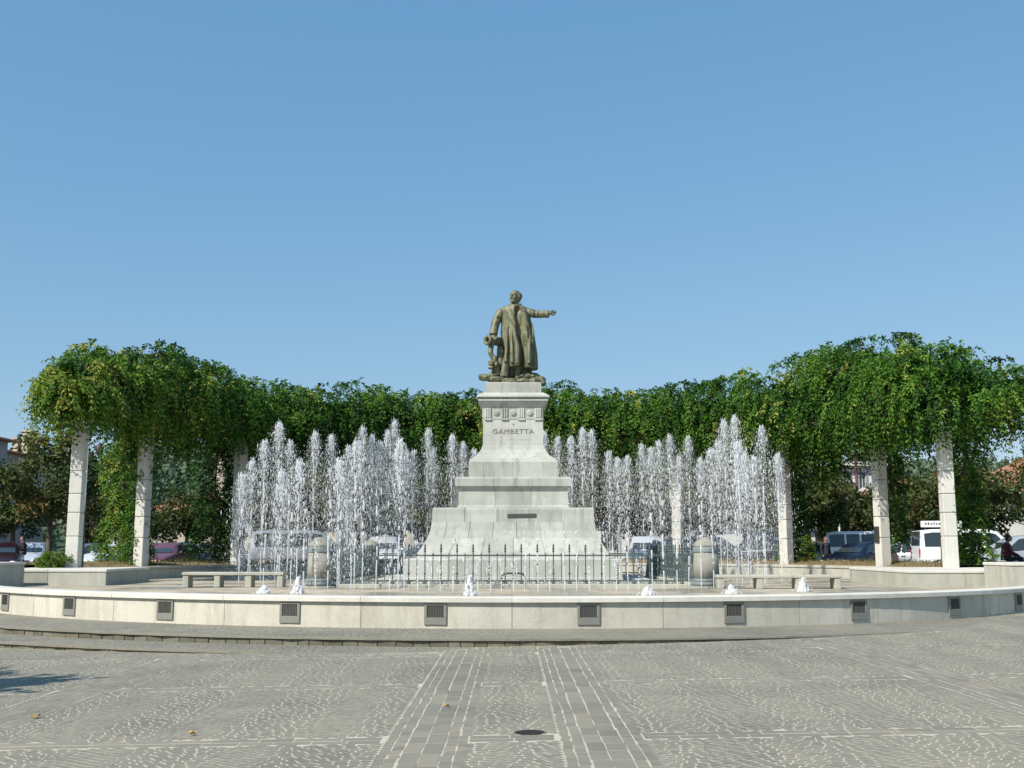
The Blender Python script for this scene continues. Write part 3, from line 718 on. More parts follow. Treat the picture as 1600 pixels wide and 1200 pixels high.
# ------------------------------------------------------------------ railing round the monument with corner bollards
FH = 4.45
fen = tag(empty('iron_railing', (MX, YC, FLOOR)), 'square blue-green iron railing with spear-topped bars around the monument', 'railing')
ZB, ZT, ZS = .16, .755, 1.035
for s in range(4):
    r_ = empty('railing_side', (0, 0, 0), s*math.pi/2); r_.parent = fen
    MB().box(-FH+.3, FH-.3, -FH-.12, -FH+.12, -.05, .085, .012).put('stone_kerb', M['planter'], r_)
    MB().box(-FH+.25, FH-.25, -FH-.012, -FH+.012, ZT-.018, ZT+.018).put('rail', M['iron'], r_)
    MB().box(-FH+.25, FH-.25, -FH-.012, -FH+.012, ZB-.015, ZB+.015).put('rail', M['iron'], r_)
    nbar = 43; tall = MB(); L_ = ZS
    if s == 0:
        tb = MB(); tb.tube([(0,0,.06), (0,0,.86)], .0155, 6); tb.lathe([(.028,.84),(.03,.86),(.018,.88),(.026,.91),(.028,.93),(.014,.95),(.022,.97),(.02,1.0),(.002,1.045)], 6)
        tb.lathe([(.018,.30),(.03,.33),(.018,.36)], 6); tb.lathe([(.03,.07),(.045,.10),(.02,.17)], 6); tallm = tb.mesh('bar'); tallm.materials.append(M['iron'])
        tb = MB(); tb.tube([(0,0,.1), (0,0,ZT)], .0105, 6); tb.lathe([(.012,ZT),(.02,ZT+.03),(.002,ZT+.06)], 6); shortm = tb.mesh('bar'); shortm.materials.append(M['iron'])
    for i in range(nbar):
        x = -FH + .42 + (2*FH - .84) * i / (nbar - 1)
        put('bar', tallm if i % 2 == 0 else shortm, None, r_, (x, -FH, 0))
    if s == 0 or s == 1 or s == 3:
        mb = MB(); i = 0                                   # low scroll row above the bottom rail
        for i in range(nbar - 1):
            x = -FH + .42 + (2*FH - .84) * (i + .5) / (nbar - 1)
            mb.tube([(x + .07*math.cos(t), -FH, .115 + .035*math.sin(t)) for t in np.linspace(0, 2*math.pi, 9)], .008, 5)
        mb.put('scroll_row', M['iron'], r_)
hp = MB().tube([(-.02+x, 0, z) for x, z in ((0, 0), (0, .26), (.05, .33), (.13, .345), (.42, .345), (.50, .33), (.55, .26), (.55, 0))], .02, 8)
tag(hp.put('hoop_rail', M['trim'], None, True, (at(785, 910, YC-FH-.4)[0], YC-FH-.45, FLOOR)), 'small black hoop rail in front of the railing below the pedestal', 'rail')
bl = [(-FH, -FH, 'domed stone bollard at the near left corner of the iron railing'), (FH, -FH, 'domed stone bollard at the near right corner of the iron railing'),
      (FH, FH, 'domed stone bollard at the far right corner of the iron railing'), (-FH, FH, 'domed stone bollard at the far left corner of the iron railing')]
for x, y, lb in bl:
    o = tag(empty('stone_bollard', (MX + x*1.03, YC + y*1.03, FLOOR)), lb, 'bollard', 'bollards at the railing corners')
    MB().lathe([(.40, -.05), (.40, .03), (.36, .045)], 28).put('foot', M['bollard'], o, True)
    MB().lathe([(.335, .045), (.335, .13), (.32, .14)], 28).put('band', M['band'], o, True)
    MB().lathe([(.325, .14), (.332, .15), (.332, .21), (.318, .22)], 28).put('band', M['band'], o, True)
    MB().lathe([(.315, .22), (.30, .5), (.285, .83)], 28).put('shaft', M['bollard'], o, True)
    MB().lathe([(.297, .83), (.30, .84), (.30, .95), (.29, .96)], 28).put('band', M['band'], o, True)
    MB().lathe([(.285, .96), (.285, 1.0), (.25, 1.06), (.17, 1.13), (.12, 1.15), (.10, 1.16), (.07, 1.185), (0.002, 1.195)], 28).put('cap', M['bollard'], o, True)

# ------------------------------------------------------------------ stone benches
def bench(x0, x1, y, nleg, hgt, label):
    o = tag(empty('stone_bench', ((x0+x1)/2, y, FLOOR)), label, 'bench', 'benches beside the fountain'); L_ = (x1-x0)/2
    MB().box(-L_, L_, -.22, .22, hgt-.075, hgt, .012).put('seat', M['planter'], o)
    for i in range(nleg):
        x = -L_ + .09 + (2*L_ - .18) * i / (nleg-1); MB().box(x-.07, x+.07, -.2, .2, 0, hgt-.077, .01).put('leg', M['planter'], o)
bench(at(288, 900, 26.6)[0], at(446, 900, 26.6)[0], 26.6, 4, .36, 'long stone bench left of the fountain jets')
bench(at(1118, 900, 25.6)[0], at(1311, 900, 25.6)[0], 25.6, 4, .32, 'long stone bench right of the fountain jets')

# ------------------------------------------------------------------ fountain jets
OCT = np.array([[1,0,0],[-1,0,0],[0,1,0],[0,-1,0],[0,0,1],[0,0,-1]], float)
OCF = np.array([[0,2,4],[2,1,4],[1,3,4],[3,0,4],[2,0,5],[1,2,5],[3,1,5],[0,3,5]])
def drops(P, R, el):
    n_ = len(P); V = P[:,None,:] + OCT[None] * R[:,None,None] * np.stack([np.ones(n_), np.ones(n_), el], 1)[:,None,:]
    return V.reshape(-1, 3), (OCF[None] + 6*np.arange(n_)[:,None,None]).reshape(-1, 3)
def jet_meshes(H, seed, amount, width):
    r = np.random.default_rng(seed)
    # stream: thin column, wobbling and tearing towards the top
    s_ = MB(); z = 0.0; ph = r.uniform(0, 6)
    segs = 26; pts = []; rd = []
    for i in range(segs+1):
        t = i/segs; pts.append((.02*t*math.sin(5*t+ph) + r.normal(0, .004*(t)), .02*t*math.cos(4*t+ph), H*.80*t)); rd.append(.010 + .007*t + (.010*t*abs(r.normal())) )
    cut = sorted(r.choice(np.arange(8, segs), 5, replace=False)); a = 0
    for c in list(cut) + [segs]:
        if c - a >= 2: s_.tube(pts[a:c], rd[a:c], 6)
        a = c + (1 if r.random() < .5 else 0)
    for i in range(int((7 + H*2) if amount > 50 else 2)):                       # lumps of water near the crown
        t = 1 - abs(r.normal(0, .16)); q = r.normal(0, .045 + .06*width*(1-t), 2)
        s_.ell((q[0], q[1], H*t), (r.uniform(.010, .024), r.uniform(.010, .024), r.uniform(.03, .09)), 6, 5, None, .25)
    stream = s_.mesh('stream', True)
    n_ = int(amount * H)
    fall = H * r.beta(.75, 1.7, n_)                       # distance fallen from the crown, dense near the top
    spread = .035 + width * .19 * np.sqrt(fall) * np.abs(r.normal(0, 1, n_))
    an = r.uniform(0, 2*np.pi, n_)
    P = np.stack([spread*np.cos(an), spread*np.sin(an), H - fall + r.normal(0, .05, n_)], 1); P = P[P[:,2] > .02]
    n_ = len(P); R = np.clip(r.lognormal(-5.25, .5, n_), .003, .017)
    V, Fc = drops(P, R, r.uniform(1.5, 6.5, n_)); mn = int(amount*H*1.9); fm = H*r.beta(.8, 1.3, mn); sm = .03 + width*.2*np.sqrt(fm)*np.abs(r.normal(0, 1, mn)); am_ = r.uniform(0, 6.283, mn)
    PM = np.stack([sm*np.cos(am_), sm*np.sin(am_), H - fm], 1); PM = PM[PM[:,2] > .02]; TET = np.array([[1,1,1],[-1,-1,1],[-1,1,-1],[1,-1,-1]])*.9; TF = np.array([[0,1,2],[0,3,1],[0,2,3],[1,3,2]])
    VM = (PM[:,None] + TET[None]*r.uniform(.0026, .0052, len(PM))[:,None,None]*np.array([1, 1, 2.0])).reshape(-1, 3); FM = (TF[None] + 4*np.arange(len(PM))[:,None,None]).reshape(-1, 3)
    FM = FM + len(V); V = np.concatenate([V, VM]); Fc = np.concatenate([Fc, FM]); spray = mk_mesh('spray', V, Fc, True)
    stream.materials.append(M['stream']); spray.materials.append(M['spray'])
    return stream, spray
VAR = {}
for hh in (1.0, 1.6, 2.3, 3.0, 3.6, 4.2, 4.7):
    VAR[hh] = [jet_meshes(hh, int(hh*100) + i, 170 if hh < 2 else 330, .8 if hh < 2 else 1.0) for i in range(3)]
THIN = [jet_meshes(hh, 900 + i, 22, .5) for i, hh in enumerate((.7, 1.1, 1.5, 2.0, 2.4))]
jets = []
RJ = 7.0
# tall jets: crowns read off the photograph
tall = [(378,742,1),(392,720,0),(411,690,1),(433,662,1),(440,737,0),(452,690,1),(467,722,0),(490,676,1),(516,681,1),(530,720,0),(543,698,1),(556,690,0),(565,668,1),(580,682,1),
        (592,692,1),(604,675,1),(615,658,1),(624,690,0),(634,705,1),(645,705,1),(668,672,1),(676,700,1),(706,681,1),(723,693,1),(741,704,1),
        (851,676,1),(872,684,1),(893,684,1),(911,671,1),(926,674,1),(952,706,1),(966,716,1),(981,713,1),(1004,695,1),(1031,691,1),(1018,700,1),(1048,681,1),(1062,714,1),(1077,684,1),
        (1096,716,1),(1112,702,1),(1124,690,1),(1134,658,1),(1151,652,1),(1156,692,0),(1166,709,1),(1180,715,1),(1193,668,1),(1217,711,1)]
for px, py, back in tall:
    x, y = on_ring(px, RJ, YC, back); H = at(px, py, y)[1] - FLOOR; jets.append((px, x, y, max(.9, H), 'tall'))
px = 395.0; rj = random.Random(21)
while px < 1200:
    x, y = on_ring(px, RJ, YC, 0)
    over = 600 < px < 1000
    jets.append((px, x, y, rj.choice((.7, .7, 1.1, 1.5)) if over else rj.uniform(1.1, 2.6), 'thin'))
    px += rj.uniform(17, 23)
groups = {}
for j in jets: groups.setdefault('back' if j[2] > YC else 'front', []).append(j)
for half, js in groups.items():
    js.sort()
    for i, (px, x, y, H, kind) in enumerate(js):
        o = tag(empty('water_jet', (x, y, FLOOR), rj.uniform(0, 6.28)),
                f"white water jet, {ordinal(i+1)} from the left in the {'far' if half == 'back' else 'near'} half of the fountain ring", 'water jet', 'jets of the fountain ring')
        if kind == 'tall':
            hk = min(VAR, key=lambda q: abs(q - H)); a, b_ = rj.choice(VAR[hk]); s = H / hk
        else:
            ti = min(range(5), key=lambda q: abs((.7, 1.1, 1.5, 2.0, 2.4)[q] - H)); a, b_ = THIN[ti]; s = H / (.7, 1.1, 1.5, 2.0, 2.4)[ti]
        s1 = put('stream', a, None, o); s1['kind'] = 'stuff'; s2 = put('spray', b_, None, o); s2['kind'] = 'stuff'
        o.scale = (1, 1, s)
# low foaming bubblers nearer the wall
for q, px in enumerate((418, 470, 735, 1009, 1138, 1249)):
    x, y = on_ring(px, 9.4, YC, 0); r = random.Random(q); mb = MB(); H = (.13, .32, .38, .15, .15, .27)[q]
    for i in range(150):
        t = r.random()**1.6; rr_ = .13*(1-t)**1.1 * (r.random()**.5) + .01; a = r.uniform(0, 6.28)
        mb.ell((rr_*math.cos(a), rr_*math.sin(a), H*t), (r.uniform(.018, .035), r.uniform(.018, .035), r.uniform(.03, .06)), 7, 5, None, .15, r)
    for i in range(60):
        a = r.uniform(0, 6.28); t = r.random(); l = .2*(1-t)+.04; mb.ell((l*math.cos(a), l*math.sin(a), H*t*1.1), (.008, .008, .014), 5, 4)
    fb = empty('foam_bubbler', (x, y, FLOOR)); mb.put('foam', M['foam'], fb, True)['kind'] = 'stuff'; tag(fb, f'small white foaming water bubbler just behind the wall, {ordinal(q+1)} from the left', 'water jet', 'foam bubblers behind the wall')

# ------------------------------------------------------------------ pergola: pillars, beams
RC = 12.1; CTOP = 5.05
angs = [-2, 17, 38, 59, 80, 100, 121, 142, 163, 182]
side = lambda a: 'right' if a < 90 else 'left'
nth = {-2: 'front', 17: 'second', 38: 'third', 59: 'fourth', 80: 'fifth', 100: 'fifth', 121: 'fourth', 142: 'third', 163: 'second', 182: 'front'}
hs = [(.55, 1.55), (1.56, 2.2), (2.21, 2.72), (2.73, 3.35), (3.36, 4.5), (4.51, CTOP)]
pcm = {}
for a in angs:
    x, y = RC*math.cos(rad(a)), YC + RC*math.sin(rad(a))
    o = tag(empty('stone_pillar', (x, y, 0), rad(a) + rad(45 if False else 0)), f'square pale stone pergola pillar, {nth[a]} from the front on the {side(a)} side', 'pillar', 'pillars of the pergola')
    wd = .172
    for i, (z0, z1) in enumerate(hs):
        if i not in pcm: pcm[i] = MB().box(-wd, wd, -wd, wd, z0, z1 - .004, .014).mesh('shaft_block'); pcm[i].materials.append(M['column'])
        put('shaft_block', pcm[i], None, o)
    if a in (17, 142):
        MB().box(-wd-.05, -wd-.004, -.11, .11, 1.4, 1.9, .01).put('meter_box', M['trim'], o)
pg = tag(empty('pergola_frame', (0, YC, CTOP)), 'dark weathered timber beams of the curved pergola under the vines', 'pergola')
for rr_ in (RC - .9, RC, RC + .9):
    arc_block(rr_ - .08, rr_ + .08, .02 if rr_ == RC else .12, .24 if rr_ == RC else .3, rad(90-3), rad(270+3), 60, .004).put('ring_beam', M['beam'], pg)
for i in range(64):
    a = rad(-2 + 184*i/63); mb = MB().box(-1.15, 1.15, -.045, .045, .31, .46, .006); mb.put('cross_beam', M['beam'], pg, loc=(RC*math.cos(a), RC*math.sin(a), 0), rz=a)

# ------------------------------------------------------------------ leaves
def leaf_quads(P, D, U, L, W, tint):
    """diamond leaflets: base P, axis D, side U (unit vectors)"""
    n_ = len(P); Nn = np.cross(D, U)
    V = np.stack([P, P + D*(L*.45)[:,None] + U*(W*.5)[:,None] + Nn*(L*.10)[:,None], P + D*L[:,None] - Nn*(L*.08)[:,None], P + D*(L*.45)[:,None] - U*(W*.5)[:,None] + Nn*(L*.10)[:,None]], 1)
    return V.reshape(-1, 3), np.arange(4*n_).reshape(-1, 4), np.repeat(tint, 4)
def unitv(v): return v / np.maximum(np.linalg.norm(v, axis=-1, keepdims=True), 1e-9)
def sprays(P, D, L, droop, tint, r, nl=6, ll=.155, lw=.068):
    """compound drooping shoots: base P, direction D, length L; returns leaflets"""
    n_ = len(P); out = []
    side_ = unitv(np.cross(D, np.array([0, 0, 1.0])) + 1e-6)
    for i in range(nl):
        t = (i + .6) / nl
        pos = P + D*(L*t)[:,None] + np.array([0, 0, -1.0])*(droop*t*t)[:,None]
        tang = unitv(D*L[:,None] + np.array([0, 0, -2.0])*(droop*t)[:,None])
        for sg in (-1, 1):
            ax = unitv(tang*.55 + side_*sg*.75 + r.normal(0, .28, (n_, 3)) + np.array([0, 0, -.35]))
            up = unitv(np.cross(ax, tang) + r.normal(0, .35, (n_, 3))); u = unitv(np.cross(up, ax))
            sc_ = r.uniform(.7, 1.25, n_)*(1 - .35*t)
            out.append(leaf_quads(pos + r.normal(0, .012, (n_, 3)), ax, u, ll*sc_, lw*sc_, np.clip(tint + r.normal(0, .10, n_), 0, 1)))
    V = np.concatenate([o[0] for o in out]); T = np.concatenate([o[2] for o in out])
    return V, np.arange(len(V)).reshape(-1, 4), T
# canopy cross-section as a function of angle (degrees from +x)
def top_z(a):
    ks = [-9, -2, 17, 38, 59, 80, 100, 121, 142, 163, 182, 189]
    vs = [5.7, 6.5, 7.6, 7.15, 7.0, 7.1, 7.05, 6.95, 6.75, 7.25, 6.55, 5.6]
    return np.interp(a, ks, vs)
def canopy(a0, a1, n_, r):
    a = r.uniform(a0, a1, n_); tz = top_z(a) + .16*np.sin(a*1.3) + .12*np.sin(a*3.1+1)
    bz = np.interp(a, [-9, 25, 50, 130, 150, 189], [4.75, 4.8, 5.05, 5.05, 5.15, 5.15]) + .22*np.sin(a*.9 + 2) + .12*np.sin(a*2.7); cz, hz = (tz+bz)/2, (tz-bz)/2
    endf = np.sqrt(np.clip(1 - np.clip((np.abs(a - 90) - 86)/13.0, 0, 1)**2, .02, 1)); hz = hz*endf
    ow = np.interp(a, [-9, 10, 90, 170, 189], [2.9, 2.6, 2.0, 1.1, .85]); iw = np.interp(a, [-9, 10, 40, 90, 140, 170, 189], [1.5, 1.8, 1.9, 1.9, 1.7, 1.6, 1.2])
    ph = r.uniform(0, 2*np.pi, n_); cs, sn = np.cos(ph), np.sin(ph)
    ex = np.sign(cs)*np.abs(cs)**.75; ez = np.sign(sn)*np.abs(sn)**.75
    wd = np.where(ex > 0, ow, iw)*endf
    lump = 1 + .07*np.sin(a*2.1 + ph*3) + .07*np.sin(a*5.3 - ph*5) + .06*np.sin(a*.9 + ph*2) + .05*np.sin(a*11 + ph*9)*np.sin(a*7 - ph*4)
    rr_ = RC + ex*wd*lump; z = cz + ez*hz*lump
    ar = np.radians(a); rd_ = np.stack([np.cos(ar), np.sin(ar), 0*ar], 1); tg = np.stack([-np.sin(ar), np.cos(ar), 0*ar], 1)
    P = np.stack([rr_*np.cos(ar), YC + rr_*np.sin(ar), z], 1)
    Nn = unitv(rd_*(ex/wd)[:,None] + np.array([0, 0, 1.0])*(ez/hz)[:,None])
    return a, P, Nn, tg, ez
bounds = [-9, 7.5, 27.5, 48.5, 69.5, 90, 110.5, 131.5, 152.5, 172.5, 189.5]
for ai, a in enumerate(angs):
    r = np.random.default_rng(100 + ai); a0, a1 = bounds[ai], bounds[ai+1]; span = a1 - a0
    x, y = RC*math.cos(rad(a)), YC + RC*math.sin(rad(a))
    vine = tag(empty('climbing_vine', (x, y, .7)), f'dense green vine heaped on the pergola around the {nth[a]} {side(a)} pillar', 'vine', 'vines of the pergola')
    off = Vector((x, y, .7))
    # clumps of shoots with dark hollows between them
    nc_ = int(span * 7.5); ca_, CP, CN, CT, cez = canopy(a0 - .4, a1 + .4, nc_, r); k_ = 12
    aa = np.repeat(ca_, k_); ez = np.repeat(cez, k_); CN2 = np.repeat(CN, k_, 0); CT2 = np.repeat(CT, k_, 0); CB2 = np.cross(CN2, CT2); n_ = len(aa)
    csz = np.repeat(r.uniform(.14, .32, nc_), k_); ou, ov = np.clip(r.normal(0, 1, n_), -1.7, 1.7)*csz, np.clip(r.normal(0, 1, n_), -1.7, 1.7)*csz*1.25
    P = np.repeat(CP + CN*r.uniform(-.35, .2, (nc_, 1)), k_, 0) + CT2*ou[:,None] + CB2*ov[:,None] + CN2*(.16 - .9*(ou**2 + ov**2))[:,None]
    D = unitv(CN2*.55 + CT2*(ou/.35)[:,None] + CB2*(ov/.45)[:,None] + r.normal(0, .3, (n_, 3)) + np.array([0, 0, .1]))
    yel = np.interp(aa, [-9, 30, 84, 92, 110, 150, 165, 189], [.04, .02, .05, .22, .02, .03, .26, .32])
    tint = np.clip(np.repeat(r.normal(.40, .19, nc_), k_) + r.normal(0, .09, n_) + yel*np.repeat(r.random(nc_)**2, k_)*2.0, 0, 1)
    L = r.uniform(.25, .55, n_)*np.where(ez < -.3, .8, 1.0); dr = r.uniform(.25, .85, n_)
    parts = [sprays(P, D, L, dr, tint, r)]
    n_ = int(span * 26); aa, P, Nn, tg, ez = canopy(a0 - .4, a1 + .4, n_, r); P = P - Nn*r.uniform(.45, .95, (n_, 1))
    D = unitv(Nn*.7 + r.normal(0, .5, (n_, 3))); parts.append(sprays(P, D, r.uniform(.25, .55, n_), r.uniform(.2, .6, n_), np.clip(r.normal(.14, .10, n_), 0, 1), r))  # deeper shoots tinted near-black, canopy shade put into their colour
    # long hanging streamers below the inner and outer eaves
    m_ = int(span * (5 if a < 45 else 3)); aa, P, Nn, tg, ez = canopy(a0, a1, m_ * 4, r); sel = np.where(ez < .1)[0][:m_]
    P, Nn = P[sel], Nn[sel]; D = unitv(Nn*[1, 1, 0] + r.normal(0, .3, (len(P), 3))); m_ = len(P)
    parts.append(sprays(P, D, r.uniform(.15, .5, m_), r.uniform(.5, 1.25, m_), np.clip(r.normal(.5, .22, m_), 0, 1), r, 10, .13, .06))
    # wisps standing above the top
    m_ = int(span * .8); aa, P, Nn, tg, ez = canopy(a0, a1, m_*4, r); sel = np.where(ez > .75)[0][:m_]; P = P[sel]; m_ = len(P)
    D = unitv(r.normal(0, .8, (m_, 3)) + [0, 0, .9]); parts.append(sprays(P, D, r.uniform(.25, .5, m_), r.uniform(.1, .5, m_), np.clip(r.normal(.35, .2, m_), 0, 1), r, 9, .11, .05))
    # inner mass of bigger leaves
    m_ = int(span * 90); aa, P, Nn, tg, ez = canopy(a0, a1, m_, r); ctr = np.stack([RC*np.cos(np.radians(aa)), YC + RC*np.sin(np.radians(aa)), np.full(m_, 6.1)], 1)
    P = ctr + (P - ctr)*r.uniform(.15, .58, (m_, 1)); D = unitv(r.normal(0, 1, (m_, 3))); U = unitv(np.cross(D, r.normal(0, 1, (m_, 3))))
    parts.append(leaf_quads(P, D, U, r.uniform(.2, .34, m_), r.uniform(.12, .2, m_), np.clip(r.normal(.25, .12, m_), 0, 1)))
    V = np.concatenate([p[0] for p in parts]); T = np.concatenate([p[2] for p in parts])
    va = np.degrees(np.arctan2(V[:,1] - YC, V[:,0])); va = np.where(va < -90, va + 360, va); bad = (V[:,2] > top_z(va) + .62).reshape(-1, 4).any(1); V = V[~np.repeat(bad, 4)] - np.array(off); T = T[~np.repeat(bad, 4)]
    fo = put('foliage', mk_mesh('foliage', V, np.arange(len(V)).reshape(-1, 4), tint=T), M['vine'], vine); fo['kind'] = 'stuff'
    # woody stems twisting up beside the pillar
    mb = MB(); ca, sa = math.cos(rad(a)), math.sin(rad(a))
    for q in range(2):
        pts = [];
        for i in range(15):
            t = i/14; ph = 3*t + q*2.5 + ai; rr_ = .29 + .04*math.sin(7*t)
            an_ = rad(90) + (.45 if q else -.35)*math.sin(2.2*t + q*2 + ai); pts.append((rr_*math.cos(an_), rr_*math.sin(an_), -.15 + 4.7*t))
        mb.tube(pts, [.04 - .015*i/14 for i in range(15)], 6)
    mb.put('stem', M['wood'], vine, True)
# leafy vine columns hanging beside some pillars (grown from the planter)
def vine_column(px, Y, z0, z1, rw, nsp, tm, label, r):
    x = at(px, 800, Y)[0]; o = tag(empty('climbing_vine', (x, Y, z0)), label, 'vine', 'vines of the pergola')
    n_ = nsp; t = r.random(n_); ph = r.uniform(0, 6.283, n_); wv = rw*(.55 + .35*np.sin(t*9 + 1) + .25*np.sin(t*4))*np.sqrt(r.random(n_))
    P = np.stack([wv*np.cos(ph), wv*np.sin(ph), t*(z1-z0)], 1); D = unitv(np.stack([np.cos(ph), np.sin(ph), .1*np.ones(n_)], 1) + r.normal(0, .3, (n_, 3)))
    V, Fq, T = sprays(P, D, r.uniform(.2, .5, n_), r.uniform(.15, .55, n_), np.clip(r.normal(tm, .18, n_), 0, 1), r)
    fo = put('foliage', mk_mesh('foliage', V, Fq, tint=T), M['vine'], o); fo['kind'] = 'stuff'
    MB().tube([(.05*math.sin(i), .05*math.cos(i*1.3), (z1-z0)*i/8) for i in range(9)], [.05]*9, 6).put('stem', M['wood'], o, True)
r = np.random.default_rng(77)
vine_column(192, 36.3, .75, 5.2, .75, 620, .62, 'bright yellow-green vine hanging between the two left front pillars', r)
vine_column(216, 34.6, .75, 5.2, .40, 260, .40, 'leafy vine climbing beside the second left pillar', r)
vine_column(335, 39.5, .75, 5.2, .95, 520, .12, 'dark shaded vine mass left of the third left pillar', r)  # low leaf tint puts the shade on this vine into its colour
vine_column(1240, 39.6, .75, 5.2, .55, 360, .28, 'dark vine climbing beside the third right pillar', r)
vine_column(1397, 35.8, 1.5, 5.2, .30, 240, .42, 'green vine climbing beside the second right pillar', r)
vine_column(1515, 31.6, .75, 5.2, .50, 420, .42, 'green vine hanging just right of the front right pillar', r)
vine_column(1300, 37.4, 3.6, 5.3, .6, 200, .42, 'short vine curtain hanging between the second and third right pillars', r)
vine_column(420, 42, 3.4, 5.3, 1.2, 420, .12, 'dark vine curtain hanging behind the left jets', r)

# shrubs and dry grass in the planter
def shrub(px, Y, z, h_, w_, nsp, label, matk, r, name='leafy_shrub'):
    x = at(px, 880, Y)[0]; o = tag(empty(name, (x, Y, z)), label, 'shrub')
    n_ = nsp; ph = r.uniform(0, 6.283, n_); u = r.random(n_)**.5; t = r.random(n_)
    P = np.stack([w_*u*np.cos(ph)*np.sqrt(1-t*t*.8), w_*u*np.sin(ph)*np.sqrt(1-t*t*.8), h_*t], 1)
    D = unitv(np.stack([np.cos(ph), np.sin(ph), .7*np.ones(n_)], 1) + r.normal(0, .3, (n_, 3)))
    V, Fq, T = sprays(P, D, r.uniform(.12, .3, n_), r.uniform(.03, .2, n_), np.clip(r.normal(.55, .25, n_), 0, 1), r, 5, .10, .05)
    fo = put('foliage', mk_mesh('foliage', V, Fq, tint=T), M[matk], o); fo['kind'] = 'stuff'
    mb = MB()
    for q in range(6): a = q*1.05; mb.tube([(0, 0, -.05), (w_*.35*math.cos(a), w_*.35*math.sin(a), h_*.6)], [.015, .008], 5)
    mb.put('stem', M['wood'], o)
shrub(84, 30.2, .68, .42, .38, 170, 'small bright green shrub at the foot of the front left pillar', 'shrub', r)
shrub(1512, 31.8, .70, .95, .42, 220, 'tall green shrub right of the front right pillar', 'shrub', r)
shrub(1252, 38.8, .72, .9, .5, 200, 'yellowish shrub right of the third right pillar', 'shrub', r)
shrub(208, 35, .72, 1.2, .5, 240, 'bright bushy shrub at the foot of the second left pillar', 'shrub', r)
shrub(352, 40, .72, 1.4, .5, 240, 'leafy shrub left of the third left pillar', 'shrub', r)
n_ = 9000; a = r.uniform(0, math.pi, n_); rr_ = r.uniform(PR0 + .5, PR1 - .4, n_)
kk = (rr_ - PR0 - .34) / (PR1 - .27 - PR0 - .34); P = np.stack([rr_*np.cos(a), YC + rr_*np.sin(a), PZ - .06 + .16*np.sin(np.pi*kk)], 1)
D = unitv(r.normal(0, .45, (n_, 3)) + [0, 0, 1]); U = unitv(np.cross(D, r.normal(0, 1, (n_, 3))))
V, Fq, T = leaf_quads(P, D, U, r.uniform(.06, .17, n_), r.uniform(.012, .022, n_), r.random(n_))
tag(put('dry_grass', mk_mesh('dry_grass', V, Fq, tint=T), M['grass']), 'dry brown grass growing on the planter soil under the pergola', 'grass', kind='stuff')

# ------------------------------------------------------------------ trees of the car park
def tree_meshes(seed, H, R, trunk, nleaf, leaf=.24):
    r = np.random.default_rng(seed); rs = random.Random(seed); mb = MB()
    mb.tube([(0, 0, -.2), (.03, .02, trunk*.5), (0, .05, trunk), (.05, 0, trunk + (H-trunk)*.45)], [.17, .14, .12, .05], 9)
    tips = []
    for i in range(10):
        a = i*2.4 + rs.uniform(-.3, .3); z0 = trunk + (H-trunk)*rs.uniform(0, .4); l = R*rs.uniform(.55, .95); e = rs.uniform(.2, .9)
        p1 = (l*.5*math.cos(a), l*.5*math.sin(a), z0 + l*.35*e); p2 = (l*math.cos(a), l*math.sin(a), z0 + l*.8*e)
        mb.tube([(0, 0, z0), p1, p2], [.06, .04, .015], 6); tips.append(p2)
    wood = mb.mesh('trunk', True)
    # leaf clumps
    nc = 46; C = []
    for i in range(nc):
        d = r.normal(0, 1, 3); d /= np.linalg.norm(d); q = r.uniform(.45, 1.0)
        C.append([d[0]*R*q*.9, d[1]*R*q*.9, trunk*.92 + (H-trunk)*(.5 + .47*d[2]*q)])
    C = np.array(C); cr = r.uniform(.45, .85, nc)*R*.36; per = nleaf // nc; Ps = []; Ts = []
    for c, q in zip(C, cr):
        d = unitv(r.normal(0, 1, (per, 3))); Ps.append(c + d*(q*r.uniform(.5, 1.05, (per, 1)))*[1, 1, .75]); Ts.append(np.full(per, r.normal(.42, .2)))
    P = np.concatenate(Ps); T = np.clip(np.concatenate(Ts) + r.normal(0, .15, len(P)), 0, 1); n_ = len(P)
    D = unitv(r.normal(0, 1, (n_, 3)) + [0, 0, -.4]); U = unitv(np.cross(D, r.normal(0, 1, (n_, 3))))
    V, Fq, T = leaf_quads(P, D, U, leaf*r.uniform(.7, 1.3, n_), leaf*.55*r.uniform(.7, 1.3, n_), T)
    crown = mk_mesh('crown', V, Fq, tint=T)
    wood.materials.append(M['wood']); crown.materials.append(M['chestnut']); return wood, crown
TV = [tree_meshes(40+i, h_, rr_, t_, 5200) for i, (h_, rr_, t_) in enumerate(((6.4, 2.6, 2.0), (5.6, 2.4, 1.9), (6.9, 2.9, 2.1), (5.0, 2.2, 1.8)))]
tl = [(75,52,2,1.0,'behind the front left pillar'),(20,60,1,1.0,'in front of the grey house at far left'),(140,64,0,.72,'left of the second left pillar'),(290,56,1,.80,'between the second and third left pillars'),(215,70,3,.9,'behind the bright left vine'),(345,62,2,.66,'behind the dark vine at left'),
      (420,54,0,.9,'behind the leftmost jets'),(490,60,2,.9,'behind the grey van'),(560,54,3,1.05,'behind the left jets'),(630,60,1,1.0,'just left of the pedestal'),(700,54,0,.9,'behind the pedestal on the left'),
      (880,56,2,.85,'behind the pedestal on the right'),(945,54,3,1.05,'just right of the pedestal'),(1015,58,0,.95,'left of the fourth right pillar'),(1090,54,1,1.0,'behind the right jets'),(1165,58,2,.9,'behind the rightmost jets'),
      (1265,54,3,1.1,'right of the third right pillar'),(1330,60,3,1.0,'left of the second right pillar'),(1430,56,1,1.0,'above the white van at right'),(1535,54,0,.92,'above the silver people carrier'),(1640,60,2,1.0,'at the right edge of the photo'),(1480,66,0,.9,'behind the front right pillar')]
